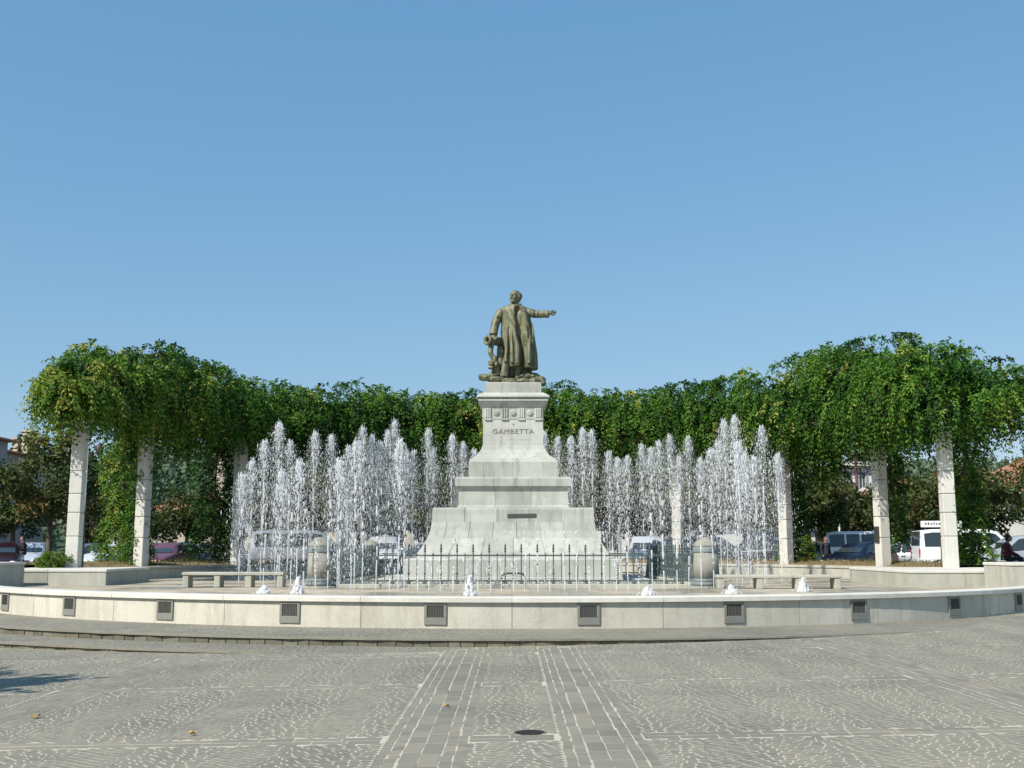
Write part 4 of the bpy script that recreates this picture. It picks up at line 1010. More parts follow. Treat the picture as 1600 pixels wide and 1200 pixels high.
for i, (px, Y, v, s, wh) in enumerate(tl):
    x = at(px, 860, Y)[0]; o = tag(empty('chestnut_tree', (x, Y, gz(x, Y)), i*1.7), f'dark green-brown car park tree {wh}', 'tree', 'trees of the car park'); o.scale = (s, s, s)
    put('trunk', TV[v][0], None, o); c = put('crown', TV[v][1], None, o)
# tree left of the frame that throws the shadow on the setts
# shadow centre on the ground near (-5.2, 11.5); sun from the left and behind the camera
x0, y0 = at(30, 1050, 11.9)[0], 12.5; kz = 6.6
xo, yo = x0 - .95 + sdir.x/sdir.z*kz, y0 + sdir.y/sdir.z*kz
o = tag(empty('shade_tree', (xo, yo, gz(xo, yo))), 'plaza tree standing left of the camera that shades the setts', 'tree'); o.scale = (1.0, 1.0, 1.25)
put('trunk', TV[0][0], None, o); put('crown', TV[0][1], None, o)

# ------------------------------------------------------------------ wooded hill far behind
HY0, HY1 = 330, 620
def hill_h(x, y):
    t = max(0, min(1, (y - HY0) / 200)); t = t*t*(3-2*t)
    return t*(44 + 7*math.sin(x*.011 + 1) + 4*math.sin(x*.031) - .035*max(0, x))
hx = np.linspace(-620, 700, 90); hy = np.linspace(HY0, HY1, 30)
V = [(x, y, hill_h(x, y) - .3) for y in hy for x in hx]; nx = len(hx)
Fc = [(j*nx+i, j*nx+i+1, (j+1)*nx+i+1, (j+1)*nx+i) for j in range(len(hy)-1) for i in range(nx-1)]
m, n, b = mat_base('hill_ground', .95, .1); f = noise(n, .03, 6)
n.links.new(ramp(n, f, [(.35, (.05, .08, .045)), (.65, (.11, .125, .07))]), b.inputs['Base Color'])
tag(put('hill', mk_mesh('hill', V, Fc, True), m), kind='structure')
n_ = 5200; X = r.uniform(-600, 680, n_); Y = r.uniform(HY0 + 10, HY0 + 230, n_); kp = (X < -90) | (X > 130) | (r.random(n_) < .15); X, Y = X[kp], Y[kp]; n_ = len(X)
Z = np.array([hill_h(x, y) for x, y in zip(X, Y)]); cr = r.uniform(2.4, 5.0, n_); per = 26
d = unitv(r.normal(0, 1, (n_, per, 3))); P = np.stack([X, Y, Z + cr*.8], 1)[:,None] + d*(cr[:,None]*r.uniform(.6, 1.0, (n_, per)))[...,None]
tt = np.clip(np.repeat(r.normal(.45, .25, n_), per) + r.normal(0, .1, n_*per), 0, 1); P = P.reshape(-1, 3); D = unitv(r.normal(0, 1, P.shape)); U = unitv(np.cross(D, r.normal(0, 1, P.shape)))
V, Fq, T = leaf_quads(P, D, U, r.uniform(2.2, 3.6, len(P)), r.uniform(1.8, 2.8, len(P)), tt)
tag(put('hill_wood', mk_mesh('hill_wood', V, Fq, tint=T), M['hill_leaf_hazed']), 'dense far-off wood covering the hill behind the town', 'wood', kind='stuff')

# ------------------------------------------------------------------ buildings
M['grey_render'] = stone('grey_render', (.30, .30, .29), (.40, .39, .37), (.20, .20, .19), .8)
M['white_render'] = stone('white_render', (.62, .60, .55), (.74, .72, .67), (.46, .44, .40), .5)
M['cream_render'] = stone('cream_render', (.50, .44, .34), (.60, .53, .42), (.36, .32, .25), .5)
M['pink_render'] = stone('pink_render', (.46, .25, .17), (.56, .32, .22), (.36, .2, .14), .5)
m, n, b = mat_base('roof_tiles', .85, .2); f = noise(n, 1.2, 6); g = noise(n, 14, 3)
n.links.new(mixc(n, .5, ramp(n, f, [(.3, (.26, .11, .065)), (.7, (.40, .19, .11))]), ramp(n, g, [(.3, (.16, .08, .05)), (.7, (.46, .25, .16))])), b.inputs['Base Color']); M['roof'] = m
M['shutter'] = plain('shutter', (.22, .26, .28), .6); M['pane'] = plain('window_pane', (.05, .06, .07), .1, 0, .7); M['frame'] = plain('window_frame', (.6, .59, .56), .5)
def house(name, label, x0, x1, y0, y1, zw, wallm, cols, rows, roof_h=1.6, chim=(), z0=None, shut=True, roofm=None):
    cx, cy = (x0+x1)/2, (y0+y1)/2; zg = gz(cx, y0) - .1
    o = tag(empty(name, (cx, cy, zg)), label, 'building'); hx_, hy_, H = (x1-x0)/2, (y1-y0)/2, zw - zg
    # front wall built round its window openings
    xsn = np.linspace(-hx_, hx_, cols*2+2); ww = 2*hx_/cols*.36
    mb = MB(); wins = []
    fh = H/rows
    mb.box(-hx_, hx_, -hy_+.3, hy_, 0, H)
    cxs = [-hx_ + 2*hx_*(i+.5)/cols for i in range(cols)]
    for rw in range(rows):
        zb, zt_ = rw*fh + fh*.30, rw*fh + fh*.82
        mb.box(-hx_, hx_, -hy_, -hy_+.298, rw*fh + (.001 if rw else 0), zb); mb.box(-hx_, hx_, -hy_, -hy_+.298, zt_, (rw+1)*fh - .001)
        edges = [-hx_] + [e for c in cxs for e in (c-ww/2, c+ww/2)] + [hx_]
        for k_ in range(0, len(edges), 2): mb.box(edges[k_], edges[k_+1], -hy_, -hy_+.298, zb + .001, zt_ - .001)
        wins += [(c, zb, zt_) for c in cxs]
    mb.put('wall', wallm, o)
    for (c, zb, zt_) in wins:
        wf = MB().box(c-ww/2+.002, c+ww/2-.002, -hy_+.18, -hy_+.24, zb+.002, zb+.08).box(c-ww/2+.002, c+ww/2-.002, -hy_+.18, -hy_+.24, zt_-.08, zt_-.002).box(c-.04, c+.04, -hy_+.185, -hy_+.235, zb+.08, zt_-.08).put('window', M['frame'], o)
        MB().box(c-ww/2+.004, c+ww/2-.004, -hy_+.20, -hy_+.22, zb+.082, zt_-.082).put('pane', M['pane'], wf)
        if shut:
            for sg in (-1, 1): MB().box(c+sg*ww*.72-ww*.21, c+sg*ww*.72+ww*.21, -hy_-.05, -hy_-.005, zb, zt_, .01).put('shutter', M['shutter'], wf)
    ov = .5; rfm = MB().add([(-hx_-ov, -hy_-ov, H-.02), (hx_+ov, -hy_-ov, H-.02), (hx_+ov, hy_+ov, H-.02), (-hx_-ov, hy_+ov, H-.02), (-hx_+hy_*.8, 0, H+roof_h), (hx_-hy_*.8, 0, H+roof_h),
                             (-hx_-ov, -hy_-ov, H+.12), (hx_+ov, -hy_-ov, H+.12), (hx_+ov, hy_+ov, H+.12), (-hx_-ov, hy_+ov, H+.12)],
                            [(0,3,2,1), (0,1,7,6), (1,2,8,7), (2,3,9,8), (3,0,6,9), (6,7,5,4), (7,8,5), (8,9,4,5), (9,6,4)])
    rf = rfm.put('roof', roofm or M['roof'], o)
    MB().box(-hx_-ov-.02, hx_+ov+.02, -hy_-ov-.12, -hy_-ov-.004, H-.04, H+.08, .02).put('gutter', M['frame'], rf)
    for (px_, py_, wch, hch) in chim:
        mb = MB().box(px_-wch/2, px_+wch/2, py_-.35, py_+.35, H, H+hch).box(px_-wch/2-.08, px_+wch/2+.08, py_-.43, py_+.43, H+hch+.12, H+hch+.24).box(px_-wch/2+.05, px_+wch/2-.05, py_-.25, py_+.25, H+hch, H+hch+.12)
        mb.put('chimney', M['cream_render'], rf)
    return o
def PX(px, py, Y): return at(px, py, Y)
house('town_house', 'grey rendered town house at the far left edge with dark downpipe', -60, PX(12, 700, 80)[0], 72, 80, PX(5, 672, 72)[1], M['grey_render'], 7, 3, 1.0)
house('town_house', 'lower grey house with two square chimneys at far left', -58, PX(75, 700, 92)[0], 84, 92, PX(40, 706, 84)[1], M['grey_render'], 6, 3, .8, chim=((8.6, 1.6, .6, 2.0), (7.8, 1.6, .42, 1.4)))
house('town_house', 'cream house with an orange brick chimney behind the left trees', PX(160, 780, 88)[0], PX(420, 780, 88)[0], 88, 98, PX(300, 800, 88)[1], M['cream_render'], 7, 2, .8, chim=((2.2, -3, .8, 4.6),))
house('town_house', 'pale town house hidden behind the fountain jets', PX(440, 790, 90)[0], PX(760, 790, 90)[0], 90, 100, PX(600, 815, 90)[1], M['cream_render'], 8, 1, .8)
house('town_house', 'white two-storey house right of the pedestal behind the jets', PX(860, 790, 86)[0], PX(1130, 790, 86)[0], 86, 96, PX(950, 812, 86)[1], M['white_render'], 7, 1, .8)
house('town_house', 'white gabled house seen between the second and third right pillars', PX(1285, 740, 95)[0], PX(1385, 740, 95)[0], 95, 104, PX(1300, 728, 95)[1], M['white_render'], 4, 3, .9, roofm=M['grey_render'])
house('town_house', 'low salmon pink house below the white house at right', PX(1325, 790, 84)[0], PX(1410, 790, 84)[0], 84, 91, PX(1340, 782, 84)[1], M['pink_render'], 4, 2, .9)
house('market_hall', 'long low white building behind the parked cars at right', PX(1150, 840, 70)[0], PX(1560, 840, 70)[0], 70, 78, PX(1300, 818, 70)[1], M['white_render'], 11, 1, .6, shut=False)
house('town_house', 'white house with terracotta tile roof at the right edge', PX(1568, 800, 66)[0], PX(1760, 800, 66)[0], 66, 75, PX(1590, 772, 66)[1], M['white_render'], 5, 2, 2.6)
# downpipe-like lamp and poles
def pole(name, px, Y, ytop, rad_, mat, label, cat, lamp=False):
    x, z = at(px, ytop, Y); o = tag(empty(name, (x, Y, gz(x, Y))), label, cat); H = z - gz(x, Y)
    MB().lathe([(rad_*1.8, 0), (rad_*1.8, .25), (rad_*1.1, .35), (rad_, .4), (rad_*.75, H)], 10).put('post', mat, o, True)
    if lamp:
        MB().tube([(0, 0, H-.05), (.15, 0, H+.12), (.45, 0, H+.10), (.55, 0, H-.1)], .03, 6).put('arm', mat, o, True)
        MB().lathe([(.05, 0), (.2, -.1), (.17, -.45), (.1, -.55)], 10, (.55, 0, H-.1)).put('lantern', M['trim'], o, True)
    else:
        MB().lathe([(rad_, H), (rad_*1.6, H+.05), (.01, H+.15)], 8).put('finial', mat, o)
pole('street_lamp', 138, 50, 690, .05, M['frame'], 'pale street lamp post with dark lantern behind the front left pillar', 'lamp', True)
pole('red_mast', 1336, 60, 700, .09, M['red_paint'], 'slim dark red mast left of the second right pillar', 'mast')
pole('street_lamp', 1309, 58, 770, .05, M['frame'], 'thin street lamp behind the trees left of the red mast', 'lamp', True)

# ------------------------------------------------------------------ parked cars
def paint(name, c, metal=.2): 
    m, n, b = mat_base(name, .28, .5); b.inputs['Base Color'].default_value = (*c, 1); b.inputs['Metallic'].default_value = metal; b.inputs['Coat Weight'].default_value = .3; b.inputs['Coat Roughness'].default_value = .08
    f = noise(n, 1.5, 4); n.links.new(ramp(n, f, [(.3, tuple(q*.9 for q in c)), (.7, c)]), b.inputs['Base Color']); return m
PROF = {  # x, z_low, z_belt, z_top, w_low, w_belt, w_top   (front is +x)
 'hatch': [(1.92,.32,.50,.54,.62,.60,.52),(1.86,.22,.62,.66,.76,.74,.66),(1.55,.20,.74,.80,.82,.80,.70),(.95,.19,.86,.93,.83,.81,.68),(.78,.19,.88,.96,.83,.81,.68),(.05,.19,.90,1.38,.83,.81,.57),(-.35,.19,.91,1.43,.83,.81,.57),(-1.15,.19,.93,1.40,.83,.81,.57),(-1.62,.20,.95,1.28,.82,.80,.58),(-1.86,.24,.90,.98,.79,.77,.68),(-1.93,.34,.62,.66,.72,.70,.62)],
 'sedan': [(2.15,.32,.50,.54,.64,.62,.54),(2.08,.22,.62,.66,.78,.76,.68),(1.7,.20,.74,.80,.84,.82,.72),(1.0,.19,.85,.92,.85,.83,.70),(.82,.19,.87,.95,.85,.83,.70),(.1,.19,.89,1.34,.85,.83,.58),(-.3,.19,.90,1.39,.85,.83,.58),(-.95,.19,.92,1.36,.85,.83,.58),(-1.5,.20,.93,1.03,.84,.82,.70),(-2.05,.24,.90,.98,.80,.78,.70),(-2.14,.34,.62,.66,.74,.72,.64)],
 'mpv': [(2.15,.34,.58,.62,.66,.64,.56),(2.06,.24,.74,.80,.82,.80,.70),(1.7,.21,.90,.98,.88,.86,.74),(1.3,.20,.98,1.08,.89,.87,.72),(1.15,.20,1.0,1.12,.89,.87,.72),(.25,.20,1.02,1.64,.89,.87,.64),(-.4,.20,1.04,1.70,.89,.87,.64),(-1.5,.20,1.06,1.68,.89,.87,.65),(-2.0,.22,1.08,1.58,.88,.86,.66),(-2.15,.26,1.0,1.12,.86,.84,.76),(-2.2,.36,.66,.70,.80,.78,.70)],
 'van': [(2.25,.36,.66,.72,.70,.68,.60),(2.18,.26,.88,.96,.86,.84,.76),(2.0,.22,1.05,1.14,.90,.88,.78),(1.85,.22,1.10,1.20,.90,.88,.78),(1.75,.22,1.12,1.26,.90,.88,.78),(1.05,.22,1.14,1.90,.90,.89,.74),(.6,.22,1.15,1.98,.90,.89,.76),(-1.7,.22,1.16,1.98,.90,.89,.76),(-2.18,.24,1.16,1.92,.90,.89,.77),(-2.24,.28,1.10,1.25,.89,.88,.82),(-2.27,.36,.70,.74,.84,.82,.76)]}
def car(name, label, px, Y, rz, kind, c, cat='car', metal=.2, sign=False, group='cars parked around the square'):
    x = at(px, 860, Y)[0]; o = tag(empty(name, (x, Y, gz(x, Y))), label, cat, group); o.rotation_euler = (0, 0, rad(rz))
    P = PROF[kind]; pm = paint('paint_' + kind, c, metal); V = []; Fc = []
    for (x_, zl_, zb_, zt_, wl_, wb_, wt_) in P:
        zm = zl_ + (zb_ - zl_)*.45
        hf = [(wl_*.93, zl_), (wl_, zl_ + .06), (wl_*1.005, zm), (wb_, zb_ - .03), (wb_*.985, zb_), (wt_ + (.0), zt_ - (zt_-zb_)*.10), (wt_*.9, zt_)]
        V += [(x_, -y_, z_) for y_, z_ in hf] + [(x_, y_, z_) for y_, z_ in hf[::-1]]
    K = 14
    for i in range(len(P)-1):
        for k_ in range(K): Fc.append((i*K+k_, (i+1)*K+k_, (i+1)*K+(k_+1) % K, i*K+(k_+1) % K))
    Fc.append(tuple(range(K))); Fc.append(tuple((len(P)-1)*K+k_ for k_ in range(K))[::-1])
    bme = mk_mesh('body', V, Fc, True); body = put('body', bme, pm, o)
    try: bme.set_sharp_from_angle(angle=rad(38))
    except Exception: pass
    def side_pt(x_, t, sg):     # surface point between belt and roof at station x_
        i = max(q for q in range(len(P)-1) if P[q][0] >= x_); a_, b_ = P[i], P[i+1]; u = (a_[0]-x_)/(a_[0]-b_[0])
        l = [a_[q] + (b_[q]-a_[q])*u for q in range(7)]; yb_, zb_, yt_, zt_ = l[5]*.985, l[2], l[6], l[3]-(l[3]-l[2])*.10
        return (x_, sg*(yb_ + (yt_-yb_)*t + .012), zb_ + (zt_-zb_)*t)
    roofs = [p for p in P if p[3]-p[2] > .25]; xf, xr = roofs[0][0], roofs[-1][0]; cow = P[4][0]
    spans = {'hatch': [(cow-.22, .05, -.52), (-.58, -.58, -1.05), (-1.12, -1.12, -1.58)], 'sedan': [(cow-.22, .1, -.42), (-.48, -.48, -.98)], 'mpv': [(cow-.25, .25, -.5), (-.56, -.56, -1.3), (-1.36, -1.36, -1.98)], 'van': [(cow-.18, 1.0, .55), (.40, .40, -.45), (-.55, -.55, -1.2), (-1.3, -1.3, -2.05)]}[kind]
    for sg in (-1, 1):
        for (xa, xta, xb_) in spans:
            ring = [side_pt(xa, .08, sg)] + ([side_pt(xta, .90, sg)] if xta != xa else [side_pt(xa, .92, sg)]) + [side_pt((xta+xb_)/2, .93, sg), side_pt(xb_, .90, sg), side_pt(xb_, .08, sg), side_pt((xa+xb_)/2, .08, sg)]
            inn = [(p[0], p[1]-sg*.02, p[2]) for p in ring]; nr = len(ring)
            MB().add(ring + inn, [tuple(range(nr)) if sg > 0 else tuple(range(nr))[::-1]] + [(q, (q+1) % nr, nr+(q+1) % nr, nr+q) for q in range(nr)]).put('side_window', M['glass'], o)
        xm = cow - .35; p = side_pt(xm, 0, sg); mr = MB().ell((p[0], p[1]+sg*.09, p[2]+.09), (.06, .09, .06), 8, 6).put('wing_mirror', pm if kind != 'van' else M['trim'], o, True)
        MB().box(-1.0 if kind == 'van' else -.62, -.86 if kind == 'van' else -.48, sg*(P[6][4]+.004)-.012, sg*(P[6][4]+.004)+.012, P[6][2]-.14, P[6][2]-.11).put('door_handle', M['trim'], o)
    a_, b_ = P[4], P[5]
    def ws(a_, b_, nm, inset=.9, out=.012):
        q = [(a_[0]+out, -a_[6]*inset, a_[3]+.02), (a_[0]+out, a_[6]*inset, a_[3]+.02), (b_[0]+out, b_[6]*inset, b_[3]-.03), (b_[0]+out, -b_[6]*inset, b_[3]-.03)]
        s = 1 if out > 0 else -1; q2 = [(p[0]-s*.02, p[1], p[2]-.01) for p in q]
        MB().add(q + q2, [(0,1,2,3), (4,7,6,5), (0,4,5,1), (1,5,6,2), (2,6,7,3), (3,7,4,0)]).put(nm, M['glass'], o)
    ws(a_, b_, 'windscreen'); i8 = [i for i, p in enumerate(P) if p in roofs][-1]; ws(P[i8+1], P[i8], 'rear_window', .86, -.014)
    fx, bx_ = P[0][0], P[-1][0]; wv = P[3][4]
    for sg in (-1, 1):
        zz = P[1][2]-.06; MB().ell((fx-.09, sg*wv*.72, zz), (.10, .17, .085), 10, 7).put('headlight', M['lamp'], o, True)
        tz_ = P[-2][2] - .12; hh = .10 if kind in ('hatch', 'sedan') else .26
        MB().box(bx_-.01, bx_+.16, sg*wv*.83-.09, sg*wv*.83+.09, tz_-hh, tz_+hh*.6, .03).put('tail_light', M['tail'], o)
        for wx in (P[2][0]-.25 if kind != 'van' else 1.45, P[-4][0] + (.28 if kind != 'sedan' else -.0) if kind != 'van' else -1.45):
            wh = empty('wheel', (wx, sg*(wv-.09), .30)); wh.parent = o
            mb = MB().lathe([(.17, -.09), (.28, -.09), (.30, -.06), (.30, .06), (.28, .09), (.17, .09)], 20, cap=False); mb.v = [(p[0], p[2], p[1]) for p in mb.v]; mb.put('tyre', M['tyre'], wh, True)
            mb = MB().lathe([(.0, .06), (.06, .07), (.08, .05), (.17, .06), (.185, .085), (.185, -.085), (.17, -.06), (.0, -.06)], 16, cap=False); mb.v = [(p[0], p[2]*sg, p[1]) for p in mb.v]; mb.put('rim', M['rim'], wh, True)
            pts = [(wx + .345*math.cos(t), sg*(P[3][4]*1.004), .30 + .345*math.sin(t)) for t in np.linspace(-.25, math.pi+.25, 13)]
            MB().tube(pts, .028, 6).put('wheel_arch', M['trim'], o, True)
    MB().box(fx-.06, fx+.05, -wv*.8, wv*.8, .32, .47, .03).put('bumper', M['trim'] if kind in ('van', 'hatch') else pm, o)
    MB().box(bx_-.05, bx_+.06, -wv*.85, wv*.85, .34, .50, .03).put('bumper', M['trim'] if kind in ('van', 'hatch') else pm, o)
    MB().box(fx+.052, fx+.06, -.25, .25, .37, .46).put('number_plate', M['plate'], o); MB().box(fx-.04, fx+.03, -.36, .36, .52, .60, .01).put('grille', M['trim'], o)
    if sign:
        s_ = MB().box(-1.95, -.2, -.1, .1, 2.08, 2.36, .02).put('roof_board', M['plate'], o); mb = MB(); rs = random.Random(3); x_ = -1.8
        while x_ < -.4: ww = rs.uniform(.05, .11); mb.box(x_, x_+ww, -.106, -.099, 2.19, 2.19 + rs.uniform(.06, .12)); x_ += ww + .05
        mb.put('board_print', M['trim'], s_); MB().box(-1.8, -1.74, -.04, .04, 1.95, 2.09).box(-.4, -.34, -.04, .04, 1.95, 2.09).put('bracket', M['trim'], o)
    return o
car('parked_car', 'dark maroon car at the far left edge', 2, 47, -70, 'hatch', (.03, .006, .01))
car('parked_car', 'pale blue-white hatchback left of the small shrub', 50, 53, -80, 'hatch', (.55, .60, .66))
car('parked_car', 'blue-grey car just right of the front left pillar', 131, 52, -140, 'sedan', (.14, .18, .25))
car('parked_car', 'white hatchback between the front left pillars', 181, 48, -115, 'hatch', (.72, .76, .78))
car('parked_car', 'faded pink-red car right of the second left pillar', 258, 48, -95, 'sedan', (.17, .05, .06))
car('parked_car', 'light blue-grey car behind the faded red one', 292, 53, 55, 'hatch', (.30, .36, .42))
car('parked_car', 'white and green hatchback left of the third left pillar', 322, 58, 160, 'hatch', (.55, .60, .57))
car('parked_car', 'navy car half hidden by the third left pillar', 352, 55, 20, 'sedan', (.03, .04, .08))
car('parked_van', 'pale grey van behind the left jets and near bollard', 470, 52, 6, 'van', (.24, .25, .27), 'van')
car('parked_car', 'dark estate car left of the grey van behind the jets', 415, 53, 175, 'sedan', (.06, .07, .10))
car('parked_car', 'white people carrier behind the railing left of the pedestal', 598, 52, -85, 'mpv', (.72, .73, .73))
car('parked_car', 'grey hatchback beside the left edge of the pedestal', 655, 52, 170, 'hatch', (.28, .29, .31))
car('parked_car', 'white car behind the railing right of the pedestal', 1010, 50, -95, 'mpv', (.72, .73, .74))
car('parked_car', 'dark grey people carrier right of the far right bollard', 1108, 50, 30, 'mpv', (.05, .06, .08))
car('parked_car', 'black car left of the third right pillar', 1185, 50, 160, 'mpv', (.025, .03, .045))
car('parked_car', 'dark blue car hidden beside the third right pillar', 1243, 56, 100, 'hatch', (.03, .05, .09))
car('parked_car', 'white and red hatchback left of the dark blue car', 1287, 58, 150, 'hatch', (.70, .70, .69))
car('parked_car', 'dark navy hatchback left of the second right pillar', 1341, 49, -142, 'hatch', (.006, .009, .024))
car('parked_car', 'silver saloon with red tail lamp between the right pillars', 1400, 52, -35 + 180, 'sedan', (.50, .52, .54), metal=.6)
car('parked_van', 'white minibus with a roof board left of the front right pillar', 1512, 49, -6, 'van', (.78, .78, .77), 'van', 0, True)
car('parked_van', 'long white van standing side-on behind the navy hatchback', 1352, 55, 2, 'van', (.80, .80, .78), 'van', 0)
car('parked_van', 'white van partly hidden behind the silver saloon', 1432, 57, 178, 'van', (.80, .80, .77), 'van', 0)
car('parked_car', 'dark green car right of the front right pillar', 1519, 54, 80, 'hatch', (.03, .16, .12))
car('parked_car', 'silver people carrier at the right edge', 1592, 46, 178, 'mpv', (.55, .56, .57), metal=.5)

# ------------------------------------------------------------------ people
M['skin'] = plain('skin', (.30, .17, .11), .6); M['hair'] = plain('dark_hair', (.02, .015, .012), .7); M['maroon'] = plain('maroon_top', (.14, .025, .04), .9); M['darkcloth'] = plain('dark_trousers', (.02, .022, .028), .9); M['shoe'] = plain('shoe', (.03, .025, .02), .6); M['palecloth'] = plain('pale_shirt', (.5, .5, .48), .9); M['fair'] = plain('fair_hair', (.45, .38, .28), .7)
def person(label, x, y, z, rz, J, topm, legm, hairm):
    """J: joint table in local metres, facing -y"""
    o = tag(empty('person', (x, y, z), rz), label, 'person'); mb = MB(); J = {k_: Vector(v) for k_, v in J.items()}
    def limb(ks, rs_, tgt): tgt.tube([J[q] for q in ks], rs_, 10)
    def head(m_):
        c = J['head']; m_.ell(c, (.078, .095, .112), 12, 9); m_.ell(c + Vector((0, -.03, -.06)), (.058, .065, .055), 10, 7); m_.tube([c + Vector((0, -.09, .01)), c + Vector((0, -.115, -.02))], [.012, .016], 6)
        for sg in (-1, 1): m_.ell(c + Vector((sg*.08, .005, -.01)), (.014, .025, .032), 7, 5); m_.ell(c + Vector((sg*.03, -.085, .018)), (.014, .01, .009), 6, 4)
        m_.tube([c + Vector((-.025, -.094, -.05)), c + Vector((.025, -.094, -.05))], [.008, .008], 6)
    head(mb); mb.tube([J['neck'], J['head']], [.06, .055], 10)
    mb.tube([J['hip'], (J['hip']+J['neck'])/2, J['chest'], J['neck']], [(.16, .11), (.145, .105), (.175, .11), (.07, .06)], 14)
    for s in 'lr':
        limb([s+'sho', s+'elb', s+'wri'], [.052, .042, .03], mb); limb([s+'hipj', s+'kne', s+'ank'], [.085, .056, .04], mb)
        wv = J[s+'wri']; d = (wv - J[s+'elb']).normalized(); mb.tube([wv, wv + d*.05, wv + d*.09], [(.032, .018), (.042, .016), (.038, .014)], 8)
        sd = d.cross(Vector((0, 1, 0))); sd = sd.normalized() if sd.length > .1 else Vector((1, 0, 0))
        for q in range(4): mb.tube([wv + d*.085 + sd*(q-1.5)*.019, wv + d*(.125+.008*(q % 2)) + sd*(q-1.5)*.02 + Vector((0, -.012, 0)), wv + d*(.15+.01*(q in (1, 2))) + sd*(q-1.5)*.02 + Vector((0, -.028, -.006))], [.0095, .009, .007], 6)
        mb.tube([wv + d*.03 + sd*.03, wv + d*.06 + sd*.058, wv + d*.085 + sd*.062], [.012, .011, .008], 6)
        a_ = J[s+'ank']; mb.tube([a_ + Vector((0, .03, -.03)), a_ + Vector((0, -.08, -.055)), a_ + Vector((0, -.17, -.06))], [(.04, .035), (.042, .028), (.03, .018)], 8)
    put('body', remesh(mb, .012, 1), M['skin'], o)
    tp = MB(); tp.tube([J['hip'] + Vector((0, 0, .0)), (J['hip']+J['neck'])/2, J['chest'], J['neck'] - Vector((0, 0, .01))], [(.18, .13), (.17, .13), (.195, .13), (.085, .075)], 14)
    for s in 'lr': limb([s+'sho', s+'elb', s+'wri'], [.07, .058, .046], tp)
    put('jacket', remesh(tp, .018, 2), topm, o)
    lg = MB(); lg.tube([J['hip'] - Vector((0, 0, .06)), J['hip'] + Vector((0, 0, .08))], [(.175, .13), (.172, .13)], 12)
    for s in 'lr': limb([s+'hipj', s+'kne', s+'ank'], [.10, .075, .06], lg)
    put('trousers', remesh(lg, .018, 2), legm, o)
    hr = MB().ell(J['head'] + Vector((0, .02, .035)), (.088, .095, .095), 12, 8); hr.ell(J['head'] + Vector((0, .055, -.02)), (.08, .06, .09), 10, 7); hr.put('hair', hairm, o, True)
    for s in 'lr':
        a_ = J[s+'ank']; sh = MB().tube([a_ + Vector((0, .05, -.035)), a_ + Vector((0, -.08, -.055)), a_ + Vector((0, -.18, -.06))], [(.05, .045), (.05, .036), (.035, .024)], 8); sh.put('shoe', M['shoe'], o, True)
STAND = dict(head=(0, -.02, 1.58), neck=(0, 0, 1.44), chest=(0, 0, 1.27), hip=(0, 0, .92), lsho=(.2, 0, 1.38), lelb=(.26, .03, 1.1), lwri=(.25, -.06, .86), rsho=(-.2, 0, 1.38), relb=(-.26, .03, 1.1), rwri=(-.25, -.06, .86),
             lhipj=(.09, 0, .88), lkne=(.1, -.03, .48), lank=(.1, .03, .09), rhipj=(-.09, 0, .88), rkne=(-.1, -.05, .48), rank=(-.1, 0, .09))
SIT = dict(head=(0, -.10, 1.20), neck=(0, -.04, 1.05), chest=(0, -.02, .88), hip=(0, .02, .54), lsho=(.19, -.03, .99), lelb=(.24, -.10, .74), lwri=(.16, -.34, .62), rsho=(-.19, -.03, .99), relb=(-.24, -.10, .74), rwri=(-.16, -.34, .62),
           lhipj=(.09, 0, .53), lkne=(.12, -.43, .52), lank=(.12, -.40, .09), rhipj=(-.09, 0, .53), rkne=(-.11, -.44, .52), rank=(-.11, -.47, .09))
xs_, Yp = at(1573, 870, 36)[0], 36.0
person('person in a maroon top sitting at the right edge of the photo, facing right', xs_, Yp, .36, rad(80), SIT, M['maroon'], M['darkcloth'], M['hair'])
o = tag(empty('low_bench', (xs_, Yp, .0)), 'plain low stone seat under the sitting person at right', 'bench'); MB().box(-.7, 1.4, -.28, .28, .70, .80, .012).put('seat', M['coping'], o)
for q in (-.5, 1.2): MB().box(q-.12, q+.12, -.24, .24, -.1, .698, .01).put('leg', M['coping'], o)
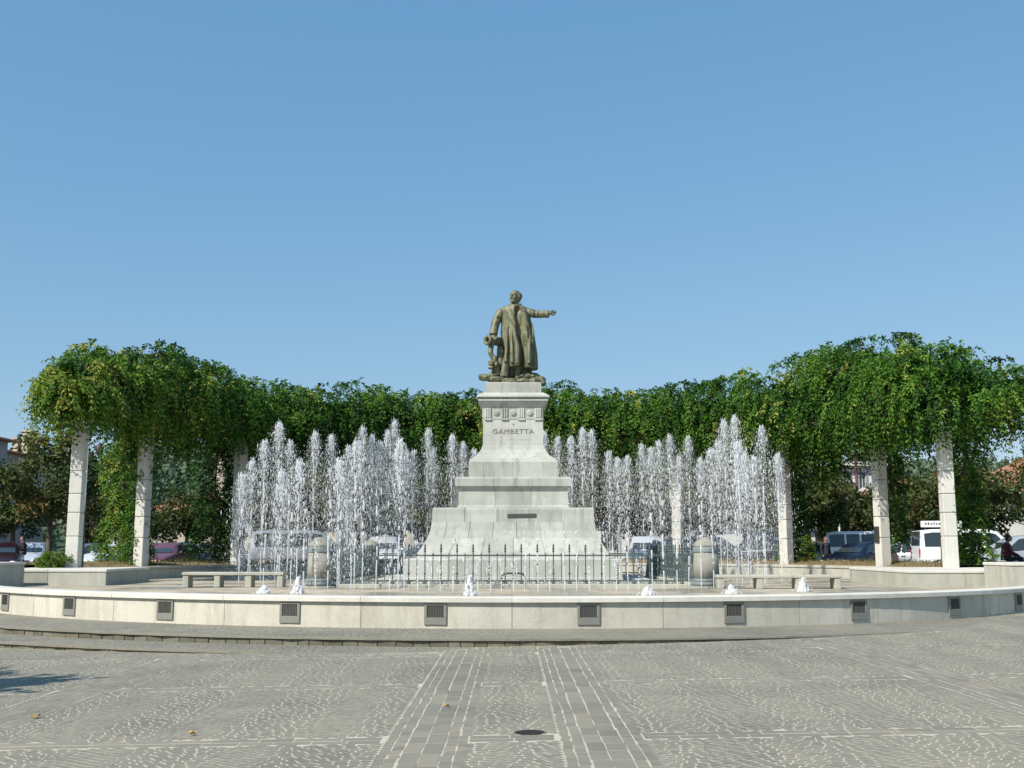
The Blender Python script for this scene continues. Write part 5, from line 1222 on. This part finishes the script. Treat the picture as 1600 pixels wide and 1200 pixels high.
x = at(1290, 860, 51)[0]; person('person in dark clothes standing beside the white and red hatchback', x, 51, gz(x, 51), rad(30), STAND, M['darkcloth'], M['darkcloth'], M['hair'])
x = at(35, 860, 49)[0]; person('person in dark clothes walking past the cars at far left', x, 49, gz(x, 49), rad(-60), STAND, M['darkcloth'], M['darkcloth'], M['hair'])
x = at(180, 850, 55)[0]; person('fair-haired person behind the white hatchback at left', x, 55, gz(x, 55)+.05, rad(20), STAND, M['palecloth'], M['darkcloth'], M['fair'])

# ------------------------------------------------------------------ small things on the setts
def ground_at(px, py):
    b = (600 - py)/F; Y = 10.0
    for _ in range(20):
        x, z = at(px, py, Y); g = gz(x, Y); Y *= (CAMZ - g)/(CAMZ - z)
    return at(px, py, Y)[0], Y
M['fallen'] = plain('fallen_leaf', (.42, .27, .06), .7, var=.4, scale=40)
for px, py, sz, lb in ((55, 1124, .045, 'yellow fallen leaf on the setts at lower left'), (300, 1151, .032, 'small brown fallen leaf on the setts near the bottom'), (698, 1107, .028, 'tiny yellow fallen leaf in the left paved band'), (430, 1003, .03, 'pale scrap of leaf by the step at left')):
    x, y = ground_at(px, py); mb = MB(); N_ = 14
    ring = [(sz*(.55+.45*abs(math.cos(2.5*t)))*math.cos(t)*.8, sz*(.55+.45*abs(math.cos(2.5*t)))*math.sin(t), .02 + .03*math.sin(2*t)*sz/.1) for t in np.linspace(0, 2*math.pi, N_, endpoint=False)]
    V = [(0, 0, .012)] + ring + [(0, 0, .009)] + [(p[0], p[1], p[2]-.003) for p in ring]
    mb.add(V, [(0, 1+i, 1+(i+1) % N_) for i in range(N_)] + [(N_+1, N_+2+(i+1) % N_, N_+2+i) for i in range(N_)])
    tag(mb.put('fallen_leaf', M['fallen'], None, True, (x, y, gz(x, y)+.012), py), lb, 'leaf')
x, y = ground_at(829, 1146); o = tag(empty('drain_cover', (x, y, gz(x, y)+.004)), 'small dark round drain cover between the two paved bands', 'drain')
MB().lathe([(.12, -.01), (.12, .004), (.11, .005)], 24).put('ring', M['drain'], o); MB().lathe([(.108, -.01), (.108, .004)], 24).put('lid', M['drain'], o)
